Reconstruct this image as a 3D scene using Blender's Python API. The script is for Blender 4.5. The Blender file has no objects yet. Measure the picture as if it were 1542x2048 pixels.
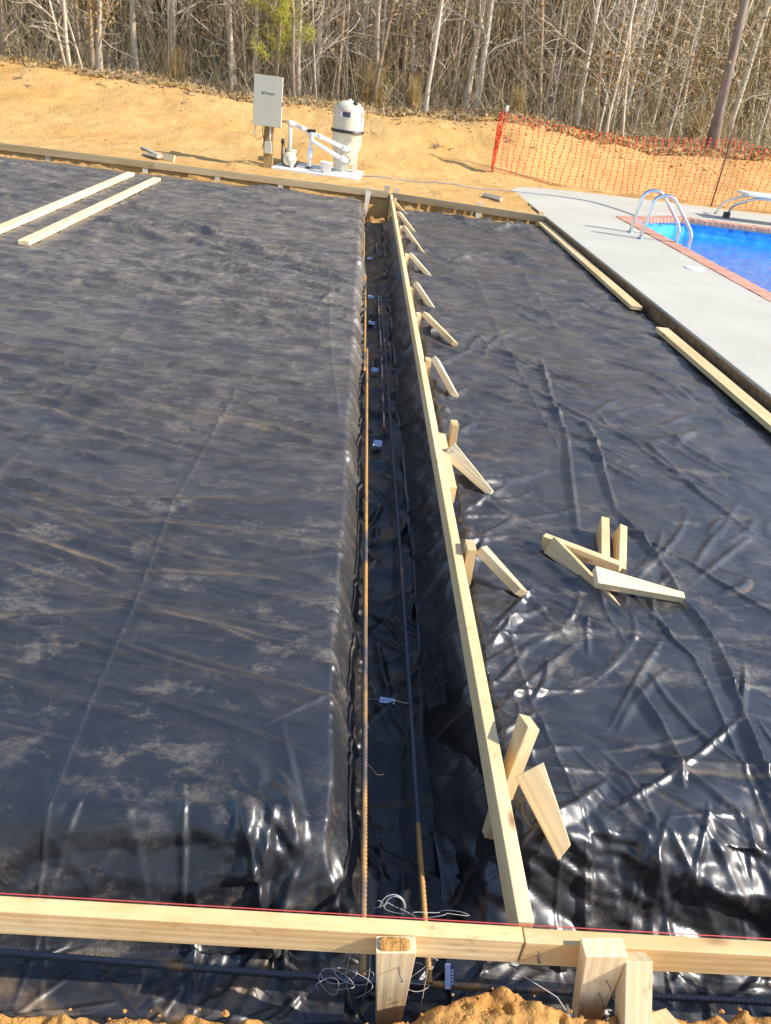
import bpy, bmesh, math, random
import numpy as np
from mathutils import Vector, Matrix

scene = bpy.context.scene
COL = scene.collection
rad = math.radians

# ------------------------------------------------------------------ camera
H = 1.65
cam_d = bpy.data.cameras.new('camera')
cam = bpy.data.objects.new('camera', cam_d)
COL.objects.link(cam)
RM = np.array([[0.99303687, 0.09037751, 0.07556238],
               [-0.02012532, -0.50184407, 0.86472394],
               [0.11607213, -0.86022348, -0.49653079]])
r_, u_, b_ = RM[:, 0], -RM[:, 1], -RM[:, 2]
cam.matrix_world = Matrix(((r_[0], u_[0], b_[0], 0), (r_[1], u_[1], b_[1], 0),
                           (r_[2], u_[2], b_[2], H), (0, 0, 0, 1)))
cam_d.sensor_width = 36
cam_d.lens = 1540 / 2048 * 36
cam_d.clip_start = 0.05
cam_d.clip_end = 2000
scene.camera = cam

# ------------------------------------------------------------------ sky, sun, exposure
SUN_EL, SUN_AZ = 37.0, 102.0          # azimuth from +Y towards +X
world = bpy.data.worlds.new('World')
scene.world = world
world.use_nodes = True
wn = world.node_tree
sky = wn.nodes.new('ShaderNodeTexSky')
sky.sky_type = 'NISHITA'
sky.sun_disc = False
sky.sun_elevation = rad(SUN_EL)
sky.sun_rotation = rad(SUN_AZ)
sky.air_density = 1.0
sky.dust_density = 0.6
sky.ozone_density = 1.6
wn.links.new(sky.outputs[0], wn.nodes['Background'].inputs[0])
wn.nodes['Background'].inputs[1].default_value = 0.15
sun_d = bpy.data.lights.new('sun', 'SUN')
sun_d.energy = 4.2
sun_d.angle = rad(0.5)
sun_d.color = (1.0, 0.93, 0.82)
sun = bpy.data.objects.new('sun', sun_d)
COL.objects.link(sun)
sv = Vector((math.sin(rad(SUN_AZ)) * math.cos(rad(SUN_EL)), math.cos(rad(SUN_AZ)) * math.cos(rad(SUN_EL)), math.sin(rad(SUN_EL))))
sun.rotation_euler = sv.to_track_quat('Z', 'Y').to_euler()
scene.view_settings.view_transform = 'Standard'
scene.view_settings.look = 'None'
scene.view_settings.exposure = 0.78
scene.view_settings.gamma = 1.0
scene.view_settings.use_curve_mapping = False
scene.cycles.max_bounces = 6
scene.cycles.transparent_max_bounces = 12
scene.cycles.caustics_reflective = False
scene.cycles.caustics_refractive = False

rng = np.random.default_rng(7)
random.seed(7)

# ------------------------------------------------------------------ numeric noise
PERM = np.random.default_rng(99).permutation(4096).astype(np.int64)
RND = np.random.default_rng(98).random(4096)


def hsh(i, j, s):
    return PERM[(PERM[(i + s * 57) & 4095] + j) & 4095]


def P(x, y, s=0):
    x = np.asarray(x, float); y = np.asarray(y, float)
    x, y = np.broadcast_arrays(x, y)
    i = np.floor(x).astype(np.int64); j = np.floor(y).astype(np.int64)
    fx = x - i; fy = y - j
    u = fx * fx * fx * (fx * (fx * 6 - 15) + 10); v = fy * fy * fy * (fy * (fy * 6 - 15) + 10)

    def g(a, b, dx, dy):
        an = RND[hsh(a, b, s)] * 2 * math.pi
        return np.cos(an) * dx + np.sin(an) * dy
    a = g(i, j, fx, fy); b = g(i + 1, j, fx - 1, fy); c = g(i, j + 1, fx, fy - 1); d = g(i + 1, j + 1, fx - 1, fy - 1)
    return (a + (b - a) * u) * (1 - v) + (c + (d - c) * u) * v


def fbm(x, y, s=0, o=4):
    t = 0; a = 1
    for k in range(o):
        t = t + a * P(x * 2 ** k, y * 2 ** k, s + k); a *= .5
    return t


def tri(x, y, s=0):
    """piecewise planar crumple"""
    k = (x + y) * 0.366
    u = x + k; w = y + k
    i = np.floor(u).astype(np.int64); j = np.floor(w).astype(np.int64)
    fu = u - i; fw = w - j
    h = lambda a, b: RND[hsh(a, b, s)] * 2 - 1
    h00, h11 = h(i, j), h(i + 1, j + 1)
    A = h00 * (1 - fu) + h(i + 1, j) * (fu - fw) + h11 * fw
    B = h00 * (1 - fw) + h(i, j + 1) * (fw - fu) + h11 * fu
    return np.where(fu > fw, A, B)


def worley(x, y, s=0):
    i = np.floor(x).astype(np.int64); j = np.floor(y).astype(np.int64)
    f1 = np.full(x.shape, 9.); f2 = np.full(x.shape, 9.)
    for a in (-1, 0, 1):
        for b in (-1, 0, 1):
            hh = hsh(i + a, j + b, s)
            px = i + a + RND[hh]; py = j + b + RND[(hh * 7 + 13) & 4095]
            d = np.hypot(px - x, py - y)
            f2 = np.minimum(f2, np.maximum(f1, d)); f1 = np.minimum(f1, d)
    return f1, f2


def sm(t):
    t = np.clip(t, 0, 1)
    return t * t * (3 - 2 * t)


def ridge(n, k=2.2, p=2):
    return np.clip(1 - np.abs(n) * k, 0, 1) ** p


def polydist(x, y, pts):
    d = np.full(x.shape, 1e3); sd = np.zeros(x.shape)
    for (ax, ay), (bx, by) in zip(pts[:-1], pts[1:]):
        vx, vy = bx - ax, by - ay
        L2 = vx * vx + vy * vy
        t = np.clip(((x - ax) * vx + (y - ay) * vy) / L2, 0, 1)
        dx, dy = x - ax - t * vx, y - ay - t * vy
        dd = np.hypot(dx, dy)
        m = dd < d
        d = np.where(m, dd, d); sd = np.where(m, np.sign(vx * dy - vy * dx), sd)
    return d, sd


# ------------------------------------------------------------------ mesh helpers
def mesh(name, v, f, mat=None, smooth=False, attrs=None):
    me = bpy.data.meshes.new(name)
    v = np.asarray(v, np.float32)
    if isinstance(f, np.ndarray):
        n, k = f.shape
        me.vertices.add(len(v)); me.vertices.foreach_set('co', v.ravel())
        me.loops.add(n * k); me.loops.foreach_set('vertex_index', f.astype(np.int32).ravel())
        me.polygons.add(n)
        me.polygons.foreach_set('loop_start', np.arange(0, n * k, k, dtype=np.int32))
        me.polygons.foreach_set('loop_total', np.full(n, k, np.int32))
        me.update(calc_edges=True)
    else:
        me.from_pydata([tuple(map(float, q)) for q in v], [], f)
        me.update()
    if smooth:
        me.polygons.foreach_set('use_smooth', np.ones(len(me.polygons), bool))
    for an, (typ, data) in (attrs or {}).items():
        a = me.attributes.new(an, typ, 'POINT')
        data = np.asarray(data, np.float32)
        a.data.foreach_set('vector' if typ == 'FLOAT_VECTOR' else 'value', data.ravel())
    if mat:
        me.materials.append(mat)
    return me


def ob(name, me, parent=None, label=None, cat=None, group=None, kind=None, loc=None):
    o = bpy.data.objects.new(name, me)
    COL.objects.link(o)
    if parent:
        o.parent = parent
    if loc is not None:
        o.location = loc
    if label: o['label'] = label
    if cat: o['category'] = cat
    if group: o['group'] = group
    if kind: o['kind'] = kind
    return o


def empty(name, loc, label, cat, group=None):
    return ob(name, None, None, label, cat, group, None, loc)


def frame_path(pts):
    pts = np.asarray(pts, float)
    t = np.gradient(pts, axis=0)
    t /= np.linalg.norm(t, axis=1)[:, None] + 1e-12
    ref = np.array([0, 0, 1.]) if abs(t[0][2]) < .9 else np.array([1., 0, 0])
    n = np.cross(t[0], ref); n /= np.linalg.norm(n)
    N = []
    for k in range(len(pts)):
        n = n - t[k] * n.dot(t[k]); n /= np.linalg.norm(n) + 1e-12
        N.append(n.copy())
    N = np.array(N)
    return pts, t, N, np.cross(t, N)


def tube_geo(pts, r, sides=8, cap=True):
    pts, t, N, B = frame_path(pts)
    r = np.broadcast_to(np.asarray(r, float), (len(pts),))
    a = np.arange(sides) * 2 * math.pi / sides
    ring = N[:, None, :] * np.cos(a)[None, :, None] + B[:, None, :] * np.sin(a)[None, :, None]
    v = (pts[:, None, :] + ring * r[:, None, None]).reshape(-1, 3)
    f = []
    for k in range(len(pts) - 1):
        for s in range(sides):
            s2 = (s + 1) % sides
            f.append((k * sides + s, k * sides + s2, (k + 1) * sides + s2, (k + 1) * sides + s))
    if cap:
        f.append(tuple(range(sides))[::-1]); f.append(tuple(range((len(pts) - 1) * sides, len(pts) * sides)))
    return v, f


def join_geo(parts):
    V, Fc, o = [], [], 0
    for v, f in parts:
        V.append(np.asarray(v, float)); Fc += [tuple(i + o for i in q) for q in f]; o += len(v)
    return np.vstack(V), Fc


def tube(name, pts, r, mat, parent=None, sides=8, smooth=True, **k):
    v, f = tube_geo(pts, r, sides)
    return ob(name, mesh(name, v, f, mat, smooth), parent, **k)


def arc_path(pts, rr=.1, n=6):
    """round the inner corners of a polyline"""
    pts = [np.array(p, float) for p in pts]
    out = [pts[0]]
    for a, b, c in zip(pts[:-2], pts[1:-1], pts[2:]):
        u = a - b; w = c - b
        q = min(rr, np.linalg.norm(u) * .48, np.linalg.norm(w) * .48)
        p0 = b + u / np.linalg.norm(u) * q; p2 = b + w / np.linalg.norm(w) * q
        for k in range(n + 1):
            s = k / n
            out.append(p0 * (1 - s) ** 2 + b * 2 * s * (1 - s) + p2 * s * s)
    out.append(pts[-1])
    return np.array(out)


def lathe(name, prof, mat, parent=None, seg=28, c=(0, 0, 0), smooth=True):
    prof = np.array(prof, float)
    a = np.arange(seg) * 2 * math.pi / seg
    v = np.stack([prof[:, 0][:, None] * np.cos(a), prof[:, 0][:, None] * np.sin(a), np.repeat(prof[:, 1][:, None], seg, 1)], -1).reshape(-1, 3) + np.array(c)
    f = [(k * seg + s, k * seg + (s + 1) % seg, (k + 1) * seg + (s + 1) % seg, (k + 1) * seg + s) for k in range(len(prof) - 1) for s in range(seg)]
    me = mesh(name, v, f, mat, smooth)
    return ob(name, me, parent)


def bevel_mesh(me, w, seg=2):
    bm = bmesh.new(); bm.from_mesh(me)
    bmesh.ops.recalc_face_normals(bm, faces=bm.faces)
    bmesh.ops.bevel(bm, geom=list(bm.edges), offset=w, segments=seg, profile=.6, affect='EDGES')
    bm.to_mesh(me); bm.free()


def box_geo(x0, x1, y0, y1, z0, z1):
    v = [(x, y, z) for z in (z0, z1) for y in (y0, y1) for x in (x0, x1)]
    f = [(0, 2, 3, 1), (4, 5, 7, 6), (0, 1, 5, 4), (2, 6, 7, 3), (0, 4, 6, 2), (1, 3, 7, 5)]
    return v, f


def box(name, b, mat, parent=None, bev=0.0, **k):
    v, f = box_geo(*b)
    me = mesh(name, v, f, mat)
    if bev:
        bevel_mesh(me, bev)
    return ob(name, me, parent, **k)


def lumber_mesh(name, p0, p1, wdir, W, T, mat, W1=None, side=0, bev=.0025, cut=None, warp=0.0, segs=1):
    """board from p0 to p1; W along wdir, T across; W1 = width at p1 (taper); side -1/0/1 keeps one edge straight.
    'g' holds along / across / thickness so that the grain follows the board."""
    p0 = Vector(p0); p1 = Vector(p1)
    L = (p1 - p0).length
    a = (p1 - p0).normalized()
    w = Vector(wdir); w = (w - a * w.dot(a)).normalized()
    t = a.cross(w)
    W1 = W if W1 is None else W1
    off = (random.random() * 40, random.random() * 40, random.random() * 40)
    bm = bmesh.new()
    gl = bm.verts.layers.float_vector.new('g')
    rows = []
    for k in range(segs + 1):
        s = k / segs
        ww = W + (W1 - W) * s
        c = side * (W - ww) / 2
        row = []
        for (q, z) in ((-1, -1), (1, -1), (1, 1), (-1, 1)):
            yy = c + q * ww / 2; zz = z * T / 2 + warp * math.sin(s * math.pi)
            al = s * L
            if cut and k == segs:
                al += cut * (q * .5)
            vv = bm.verts.new(p0 + a * al + w * yy + t * zz)
            vv[gl] = (al + off[0], yy + off[1], zz + off[2])
            row.append(vv)
        rows.append(row)
    for r0, r1 in zip(rows[:-1], rows[1:]):
        for s in range(4):
            bm.faces.new((r0[s], r0[(s + 1) % 4], r1[(s + 1) % 4], r1[s]))
    bm.faces.new(rows[0][::-1]); bm.faces.new(rows[-1])
    bmesh.ops.recalc_face_normals(bm, faces=bm.faces)
    if bev:
        ed = [e for e in bm.edges if len(e.link_faces) == 2 and e.calc_face_angle(0) > .4]
        bmesh.ops.bevel(bm, geom=ed, offset=bev, segments=2, profile=.6, affect='EDGES')
    me = bpy.data.meshes.new(name)
    bm.to_mesh(me); bm.free()
    me.materials.append(mat)
    return me


def lumber(name, p0, p1, wdir, W, T, mat, parent=None, label=None, cat=None, group=None, kind=None, **k):
    """place with the origin at p0"""
    d = Vector(p1) - Vector(p0)
    me = lumber_mesh(name, (0, 0, 0), d, wdir, W, T, mat, **k)
    return ob(name, me, parent, label, cat, group, kind, loc=Vector(p0))


# ------------------------------------------------------------------ materials
def newmat(name):
    m = bpy.data.materials.new(name); m.use_nodes = True
    nt = m.node_tree
    return m, nt, nt.nodes['Principled BSDF']


def nd(nt, typ, ins=None, **k):
    n = nt.nodes.new(typ)
    for a, b in k.items():
        setattr(n, a, b)
    for a, b in (ins or {}).items():
        if hasattr(b, 'is_linked'):
            nt.links.new(b, n.inputs[a])
        else:
            n.inputs[a].default_value = b
    return n


def noise(nt, vec, scale, detail=3, rough=.55, dist=0.0):
    return nd(nt, 'ShaderNodeTexNoise', {'Vector': vec, 'Scale': scale, 'Detail': detail, 'Roughness': rough, 'Distortion': dist}).outputs['Fac']


def ramp(nt, fac, stops):
    n = nd(nt, 'ShaderNodeValToRGB', {'Fac': fac})
    e = n.color_ramp.elements
    while len(e) < len(stops):
        e.new(.5)
    for q, (p, c) in zip(e, stops):
        q.position = p; q.color = (c, c, c, 1) if isinstance(c, (int, float)) else (*c, 1)
    return n.outputs['Color']


def mix(nt, fac, a, b, mode='MIX'):
    n = nd(nt, 'ShaderNodeMix', data_type='RGBA', blend_type=mode)
    for idx, val in ((0, fac), (6, a), (7, b)):
        s = n.inputs[idx]
        if hasattr(val, 'is_linked'):
            nt.links.new(val, s)
        elif idx == 0:
            s.default_value = val
        else:
            s.default_value = (*val, 1) if len(val) == 3 else val
    return n.outputs[2]


def math_(nt, op, a, b=0.5, clamp=False):
    n = nd(nt, 'ShaderNodeMath', operation=op, use_clamp=clamp)
    for i, q in enumerate((a, b)):
        if hasattr(q, 'is_linked'):
            nt.links.new(q, n.inputs[i])
        else:
            n.inputs[i].default_value = q
    return n.outputs[0]


def mapping(nt, vec, scale=(1, 1, 1), loc=(0, 0, 0), rot=(0, 0, 0)):
    return nd(nt, 'ShaderNodeMapping', {'Vector': vec, 'Scale': scale, 'Location': loc, 'Rotation': rot}).outputs[0]


def bump(nt, b, hgt, strength, dist):
    n = nd(nt, 'ShaderNodeBump', {'Height': hgt, 'Strength': strength, 'Distance': dist})
    nt.links.new(n.outputs[0], b.inputs['Normal'])
    return n


def pos(nt):
    return nd(nt, 'ShaderNodeNewGeometry').outputs['Position']


def objco(nt):
    return nd(nt, 'ShaderNodeTexCoord').outputs['Object']


def orand(nt):
    return nd(nt, 'ShaderNodeObjectInfo').outputs['Random']


def attr(nt, name, out='Fac'):
    return nd(nt, 'ShaderNodeAttribute', attribute_name=name).outputs[out]


def wood_mat(name, light, mid, dark, stain=None, stain_amt=.5, grey=0.0):
    m, nt, b = newmat(name)
    g = attr(nt, 'g', 'Vector')
    low = nd(nt, 'ShaderNodeTexNoise', {'Vector': mapping(nt, g, (1.2, 9, 9)), 'Scale': 1.0, 'Detail': 2.0, 'Distortion': .3}).outputs['Fac']
    rings = nd(nt, 'ShaderNodeTexWave', {'Vector': mapping(nt, g, (.55, 14, 9)), 'Scale': .9, 'Distortion': 7.0, 'Detail': 2.0, 'Detail Scale': .8}, wave_type='BANDS', bands_direction='Y').outputs['Fac']
    fine = noise(nt, mapping(nt, g, (7, 260, 260)), 1.0, 3, .6)
    c = mix(nt, ramp(nt, rings, [(.2, 0), (1.0, .8)]), light, mid)
    c = mix(nt, math_(nt, 'MULTIPLY', ramp(nt, low, [(.42, 0), (.72, 1)]), .8), c, dark)
    c = mix(nt, math_(nt, 'MULTIPLY', ramp(nt, fine, [(.5, 0), (.8, 1)]), .35), c, dark)
    f1 = nd(nt, 'ShaderNodeTexVoronoi', {'Vector': mapping(nt, g, (2.6, 7, 7)), 'Scale': 1.0}).outputs['Distance']
    c = mix(nt, ramp(nt, f1, [(.04, .9), (.12, .0)]), c, (.22, .11, .04))
    blot = noise(nt, mapping(nt, g, (6, 9, 9)), 1.0, 4, .6)
    c = mix(nt, math_(nt, 'MULTIPLY', ramp(nt, blot, [(.52, 0), (.72, 1)]), .35), c, tuple(q * .8 for q in mid))
    mud = noise(nt, mapping(nt, g, (14, 30, 30), (5, 5, 5)), 1.0, 7, .75)
    c = mix(nt, math_(nt, 'MULTIPLY', ramp(nt, mud, [(.58, 0), (.66, 1)]), .55), c, (.40, .25, .11))
    if stain:
        s = noise(nt, mapping(nt, g, (9, 22, 22)), 1.0, 6, .7)
        c = mix(nt, math_(nt, 'MULTIPLY', ramp(nt, s, [(.48, 0), (.62, 1)]), stain_amt), c, stain)
    hv = nd(nt, 'ShaderNodeHueSaturation', {'Color': c, 'Value': math_(nt, 'ADD', math_(nt, 'MULTIPLY', orand(nt), .30), .83)})
    nt.links.new(hv.outputs[0], b.inputs['Base Color'])
    b.inputs['Roughness'].default_value = .62
    b.inputs['Specular IOR Level'].default_value = .3
    bump(nt, b, math_(nt, 'ADD', fine, math_(nt, 'MULTIPLY', rings, .6)), .35, .002)
    return m


M_PINE = wood_mat('fresh_pine', (.82, .63, .36), (.75, .54, .28), (.61, .40, .17))
M_PINE2 = wood_mat('pale_pine', (.87, .71, .45), (.81, .62, .36), (.68, .47, .24))
M_FRONT = wood_mat('sandy_pine', (.86, .67, .39), (.80, .56, .28), (.66, .41, .17), (.58, .33, .12), .35)
M_OLD = wood_mat('weathered_form', (.52, .42, .26), (.47, .36, .21), (.36, .26, .13), (.44, .29, .13), .35)
M_POST = wood_mat('treated_post', (.40, .27, .12), (.32, .20, .09), (.20, .12, .05))
M_GREYWOOD = wood_mat('grey_stake', (.58, .52, .42), (.50, .44, .34), (.36, .30, .22))


def plastic_mat(name, dusty=1.0, seed=0.0, dark=1.0, film_k=.46):
    m, nt, b = newmat(name)
    p0 = pos(nt)
    p = mapping(nt, p0, (1, 1, 1), (seed, seed * 2, 0))
    d = attr(nt, 'dust')
    yy = nd(nt, 'ShaderNodeSeparateXYZ', {'Vector': p0}).outputs['Y']
    rear = nd(nt, 'ShaderNodeMapRange', {'Value': yy, 'From Min': 1.6, 'From Max': 7.0, 'To Min': .0, 'To Max': 1.0}).outputs[0]
    # broad dusty scuffs, foot prints and fine grit; the film, heavier rearwards, also paints in brown grazing reflection
    n1 = noise(nt, mapping(nt, p, (1.3, 2.2, 1)), 1.5, 4, .6, .4)
    n2 = noise(nt, mapping(nt, p, (3.1, 4.8, 4), rot=(0, 0, .2)), 1.6, 9, .74, .15)
    n3 = noise(nt, p, 60, 4, .75)
    n5 = noise(nt, mapping(nt, p, (2.6, 4.4, 3), rot=(0, 0, .25)), 1.7, 7, .72, .1)
    n2r = math_(nt, 'ADD', n2, math_(nt, 'MULTIPLY', rear, .045))
    patch = math_(nt, 'MULTIPLY', ramp(nt, n1, [(.38, .05), (.56, 1)]), ramp(nt, n2r, [(.50, 0), (.60, .7), (.70, 1)]))
    patch = math_(nt, 'MULTIPLY', patch, ramp(nt, n3, [(.34, .35), (.60, 1)]))
    fine_ = noise(nt, mapping(nt, p, (6, 18, 9), rot=(0, 0, .15)), 2.0, 5, .72)
    var = math_(nt, 'MULTIPLY', ramp(nt, n5, [(.42, .0), (.66, 1)]), ramp(nt, fine_, [(.38, .3), (.60, 1)]))
    film = math_(nt, 'ADD', math_(nt, 'MULTIPLY', rear, math_(nt, 'ADD', math_(nt, 'MULTIPLY', var, film_k * .55), film_k * .16)), math_(nt, 'MULTIPLY', var, .05))
    grit = nd(nt, 'ShaderNodeTexVoronoi', {'Vector': p, 'Scale': 95.0}).outputs['Distance']
    grit = math_(nt, 'MULTIPLY', ramp(nt, grit, [(.07, 1), (.14, 0)]), ramp(nt, n2, [(.42, .1), (.60, 1)]))
    line = math_(nt, 'MULTIPLY', d, ramp(nt, noise(nt, p, 9, 4, .7), [(.34, .15), (.6, 1)]))
    tot = math_(nt, 'MULTIPLY', math_(nt, 'MAXIMUM', math_(nt, 'MULTIPLY', patch, .50), film), dusty)
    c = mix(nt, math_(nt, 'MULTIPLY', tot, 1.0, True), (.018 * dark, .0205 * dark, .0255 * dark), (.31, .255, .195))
    c = mix(nt, math_(nt, 'MULTIPLY', line, .55 * dusty, True), c, (.34, .225, .115))
    c = mix(nt, math_(nt, 'MULTIPLY', grit, .6 * dusty, True), c, (.46, .38, .27))
    nt.links.new(c, b.inputs['Base Color'])
    ro = math_(nt, 'ADD', math_(nt, 'MULTIPLY', math_(nt, 'MAXIMUM', tot, line), .28), .315)
    nt.links.new(math_(nt, 'ADD', ro, math_(nt, 'MULTIPLY', n3, .08)), b.inputs['Roughness'])
    b.inputs['IOR'].default_value = 1.55
    b.inputs['Specular IOR Level'].default_value = .74 if dark > .5 else .45
    w1 = nd(nt, 'ShaderNodeTexNoise', {'Vector': mapping(nt, p, (2.2, 7.5, 3), rot=(0, 0, .14)), 'Scale': 1.6, 'Detail': 5.0, 'Roughness': .55, 'Distortion': .5}, noise_type='RIDGED_MULTIFRACTAL').outputs['Fac']
    w3 = nd(nt, 'ShaderNodeTexNoise', {'Vector': mapping(nt, p, (4, 5, 3), rot=(0, 0, -.9)), 'Scale': 1.8, 'Detail': 4.0, 'Roughness': .5, 'Distortion': .4}, noise_type='RIDGED_MULTIFRACTAL').outputs['Fac']
    w2 = noise(nt, p, 60, 3, .6)
    calm = ramp(nt, noise(nt, p, .9, 2, .5), [(.40, .10), (.62, 1)])
    calm2 = ramp(nt, noise(nt, mapping(nt, p, (1, 1, 1), (7, 3, 0)), 1.1, 2, .5), [(.42, .05), (.60, 1)])
    hh = math_(nt, 'ADD', math_(nt, 'MULTIPLY', math_(nt, 'MULTIPLY', w1, calm), .46), math_(nt, 'ADD', math_(nt, 'MULTIPLY', math_(nt, 'MULTIPLY', w3, calm2), .30), math_(nt, 'MULTIPLY', w2, .05)))
    bump(nt, b, hh, .30, .007)
    return m


M_PL = plastic_mat('dusty_black_plastic', 1.0, 0.0, 1.0, 1.15)
M_PR = plastic_mat('creased_black_plastic', .9, 31.0, 1.0, .7)
M_PT = plastic_mat('clean_shade_darkened_plastic', .25, 57.0, .35)  # less dust, and base colour darkened to paint in the trench shade


def sand_mat(name, litter=False, tone=1.0):
    m, nt, b = newmat(name)
    p = pos(nt)
    n1 = noise(nt, p, .55, 5, .6); n2 = noise(nt, p, 3.2, 6, .65, .3); n3 = noise(nt, p, 24, 5, .65); n4 = noise(nt, p, 140, 3, .6)
    c = mix(nt, ramp(nt, n1, [(.35, 0), (.66, 1)]), (.57, .335, .115), (.62, .40, .165))
    c = mix(nt, math_(nt, 'MULTIPLY', ramp(nt, n2, [(.52, 0), (.70, 1)]), .55), c, (.50, .255, .07))
    c = mix(nt, math_(nt, 'MULTIPLY', ramp(nt, n2, [(.25, 1), (.42, 0)]), .5), c, (.72, .51, .25))
    c = mix(nt, math_(nt, 'MULTIPLY', ramp(nt, n3, [(.58, 0), (.74, 1)]), .5), c, (.36, .18, .06))
    c = mix(nt, math_(nt, 'MULTIPLY', ramp(nt, n4, [(.6, 0), (.8, 1)]), .35), c, (.33, .17, .06))
    if litter:
        l = attr(nt, 'litter')
        lf = math_(nt, 'ADD', l, math_(nt, 'MULTIPLY', math_(nt, 'SUBTRACT', noise(nt, p, 1.6, 6, .7), .5), .9))
        lc = mix(nt, ramp(nt, noise(nt, p, 5, 6, .7), [(.35, 0), (.65, 1)]), (.20, .125, .07), (.40, .28, .17))
        lc = mix(nt, math_(nt, 'MULTIPLY', ramp(nt, n4, [(.5, 0), (.7, 1)]), .6), lc, (.40, .28, .16))
        c = mix(nt, ramp(nt, lf, [(.42, 0), (.58, 1)]), c, lc)
        # damp dug soil inside the footing
        dk = attr(nt, 'dug')
        c = mix(nt, dk, c, mix(nt, ramp(nt, n3, [(.35, 0), (.65, 1)]), (.17, .085, .03), (.36, .19, .07)))
    if tone != 1.0:
        c = mix(nt, 1.0, c, (tone, tone * .86, tone * .70), 'MULTIPLY')
    nt.links.new(c, b.inputs['Base Color'])
    b.inputs['Roughness'].default_value = .95
    b.inputs['Specular IOR Level'].default_value = .12
    hh = math_(nt, 'ADD', math_(nt, 'MULTIPLY', n2, 2.0), math_(nt, 'ADD', n3, math_(nt, 'MULTIPLY', n4, .25)))
    bump(nt, b, hh, .8 if litter else 1.0, .03 if litter else .016)
    return m


M_GROUND = sand_mat('sandy_ground', True)
M_SAND = sand_mat('dug_sand', False, .82)


def simple(name, col, rough=.5, metal=0.0, spec=.5, var=0.0, scale=8.0, bmp=0.0):
    m, nt, b = newmat(name)
    b.inputs['Roughness'].default_value = rough
    b.inputs['Metallic'].default_value = metal
    b.inputs['Specular IOR Level'].default_value = spec
    if var:
        n = noise(nt, objco(nt), scale, 5, .6)
        c = mix(nt, ramp(nt, n, [(.3, 0), (.7, 1)]), tuple(q * (1 - var) for q in col), tuple(min(1, q * (1 + var * .5)) for q in col))
        nt.links.new(c, b.inputs['Base Color'])
        nt.links.new(math_(nt, 'ADD', math_(nt, 'MULTIPLY', n, .25), max(rough - .12, 0)), b.inputs['Roughness'])
        if bmp:
            bump(nt, b, n, .4, bmp)
    else:
        b.inputs['Base Color'].default_value = (*col, 1)
    return m


M_CREAM = simple('cream_fibreglass', (.66, .60, .46), .4, var=.06, scale=5)
M_BOX = simple('beige_painted_steel', (.53, .51, .42), .45, var=.05, scale=3)
M_PVC = simple('white_pvc', (.80, .80, .80), .3, var=.04, scale=12)
M_BLACK = simple('black_rubber', (.025, .025, .027), .45, var=.2, scale=20)
M_CHROME = simple('polished_steel', (.72, .73, .75), .16, 1.0)
M_WHITE = simple('white_paint', (.78, .77, .74), .5, var=.06, scale=9)
M_ORANGE = simple('orange_label', (.75, .22, .04), .5)
M_PAPER = simple('shade_blue_paper', (.50, .64, .92), .5, var=.04, scale=60)  # white paper, with the blue of the open shade put into its colour
M_INK = simple('printed_ink', (.05, .06, .10), .6)
M_PALEINK = simple('faint_print', (.36, .38, .45), .6)
M_BLUEINK = simple('blue_print', (.03, .05, .22), .5)
M_NET = simple('red_orange_net', (.88, .11, .03), .5, var=.12, scale=14)
M_RUSTPOST = simple('rusty_steel_post', (.20, .10, .055), .8, var=.35, scale=30)
M_STRING = simple('white_string', (.52, .50, .46), .7)
M_STRINGW = simple('grey_wire', (.42, .41, .39), .5, .2)
M_REDLINE = simple('red_chalk_string', (.55, .07, .06), .8)
M_WIRE = simple('dark_tie_wire', (.09, .075, .065), .5, .7)
M_NAIL = simple('steel_nail', (.22, .21, .20), .45, .8)
M_HOSE = simple('grey_hose', (.28, .30, .38), .6)
M_ALGRASS = simple('dry_straw_grass', (.46, .32, .13), .9, spec=.1)


def bark_mat(name, a, b2, sc=1.0):
    m, nt, b = newmat(name)
    o = objco(nt)
    n1 = noise(nt, mapping(nt, o, (7, 7, 1.6)), sc, 5, .65)
    n2 = noise(nt, mapping(nt, o, (40, 40, 12)), sc, 4, .7)
    c = mix(nt, ramp(nt, n1, [(.3, 0), (.68, 1)]), a, b2)
    c = mix(nt, math_(nt, 'MULTIPLY', ramp(nt, n2, [(.55, 0), (.75, 1)]), .5), c, tuple(q * .4 for q in a))
    hv = nd(nt, 'ShaderNodeHueSaturation', {'Color': c, 'Value': math_(nt, 'ADD', math_(nt, 'MULTIPLY', orand(nt), .5), .72)})
    nt.links.new(hv.outputs[0], b.inputs['Base Color'])
    b.inputs['Roughness'].default_value = .9
    b.inputs['Specular IOR Level'].default_value = .15
    bump(nt, b, n2, .6, .01)
    return m


M_BARK = bark_mat('pale_grey_bark', (.50, .42, .31), (.74, .66, .52))
M_BARK2 = bark_mat('brown_bark', (.30, .22, .14), (.48, .38, .26))
M_PINEBARK = bark_mat('pine_bark', (.17, .125, .10), (.33, .26, .215), .7)


def strand_mat(name, cols):
    m, nt, b = newmat(name)
    v = attr(nt, 'v')
    n = len(cols)
    c = ramp(nt, v, [(k / (n - 1), q) for k, q in enumerate(cols)])
    nt.links.new(c, b.inputs['Base Color'])
    b.inputs['Roughness'].default_value = .9
    b.inputs['Specular IOR Level'].default_value = .12
    return m


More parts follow.
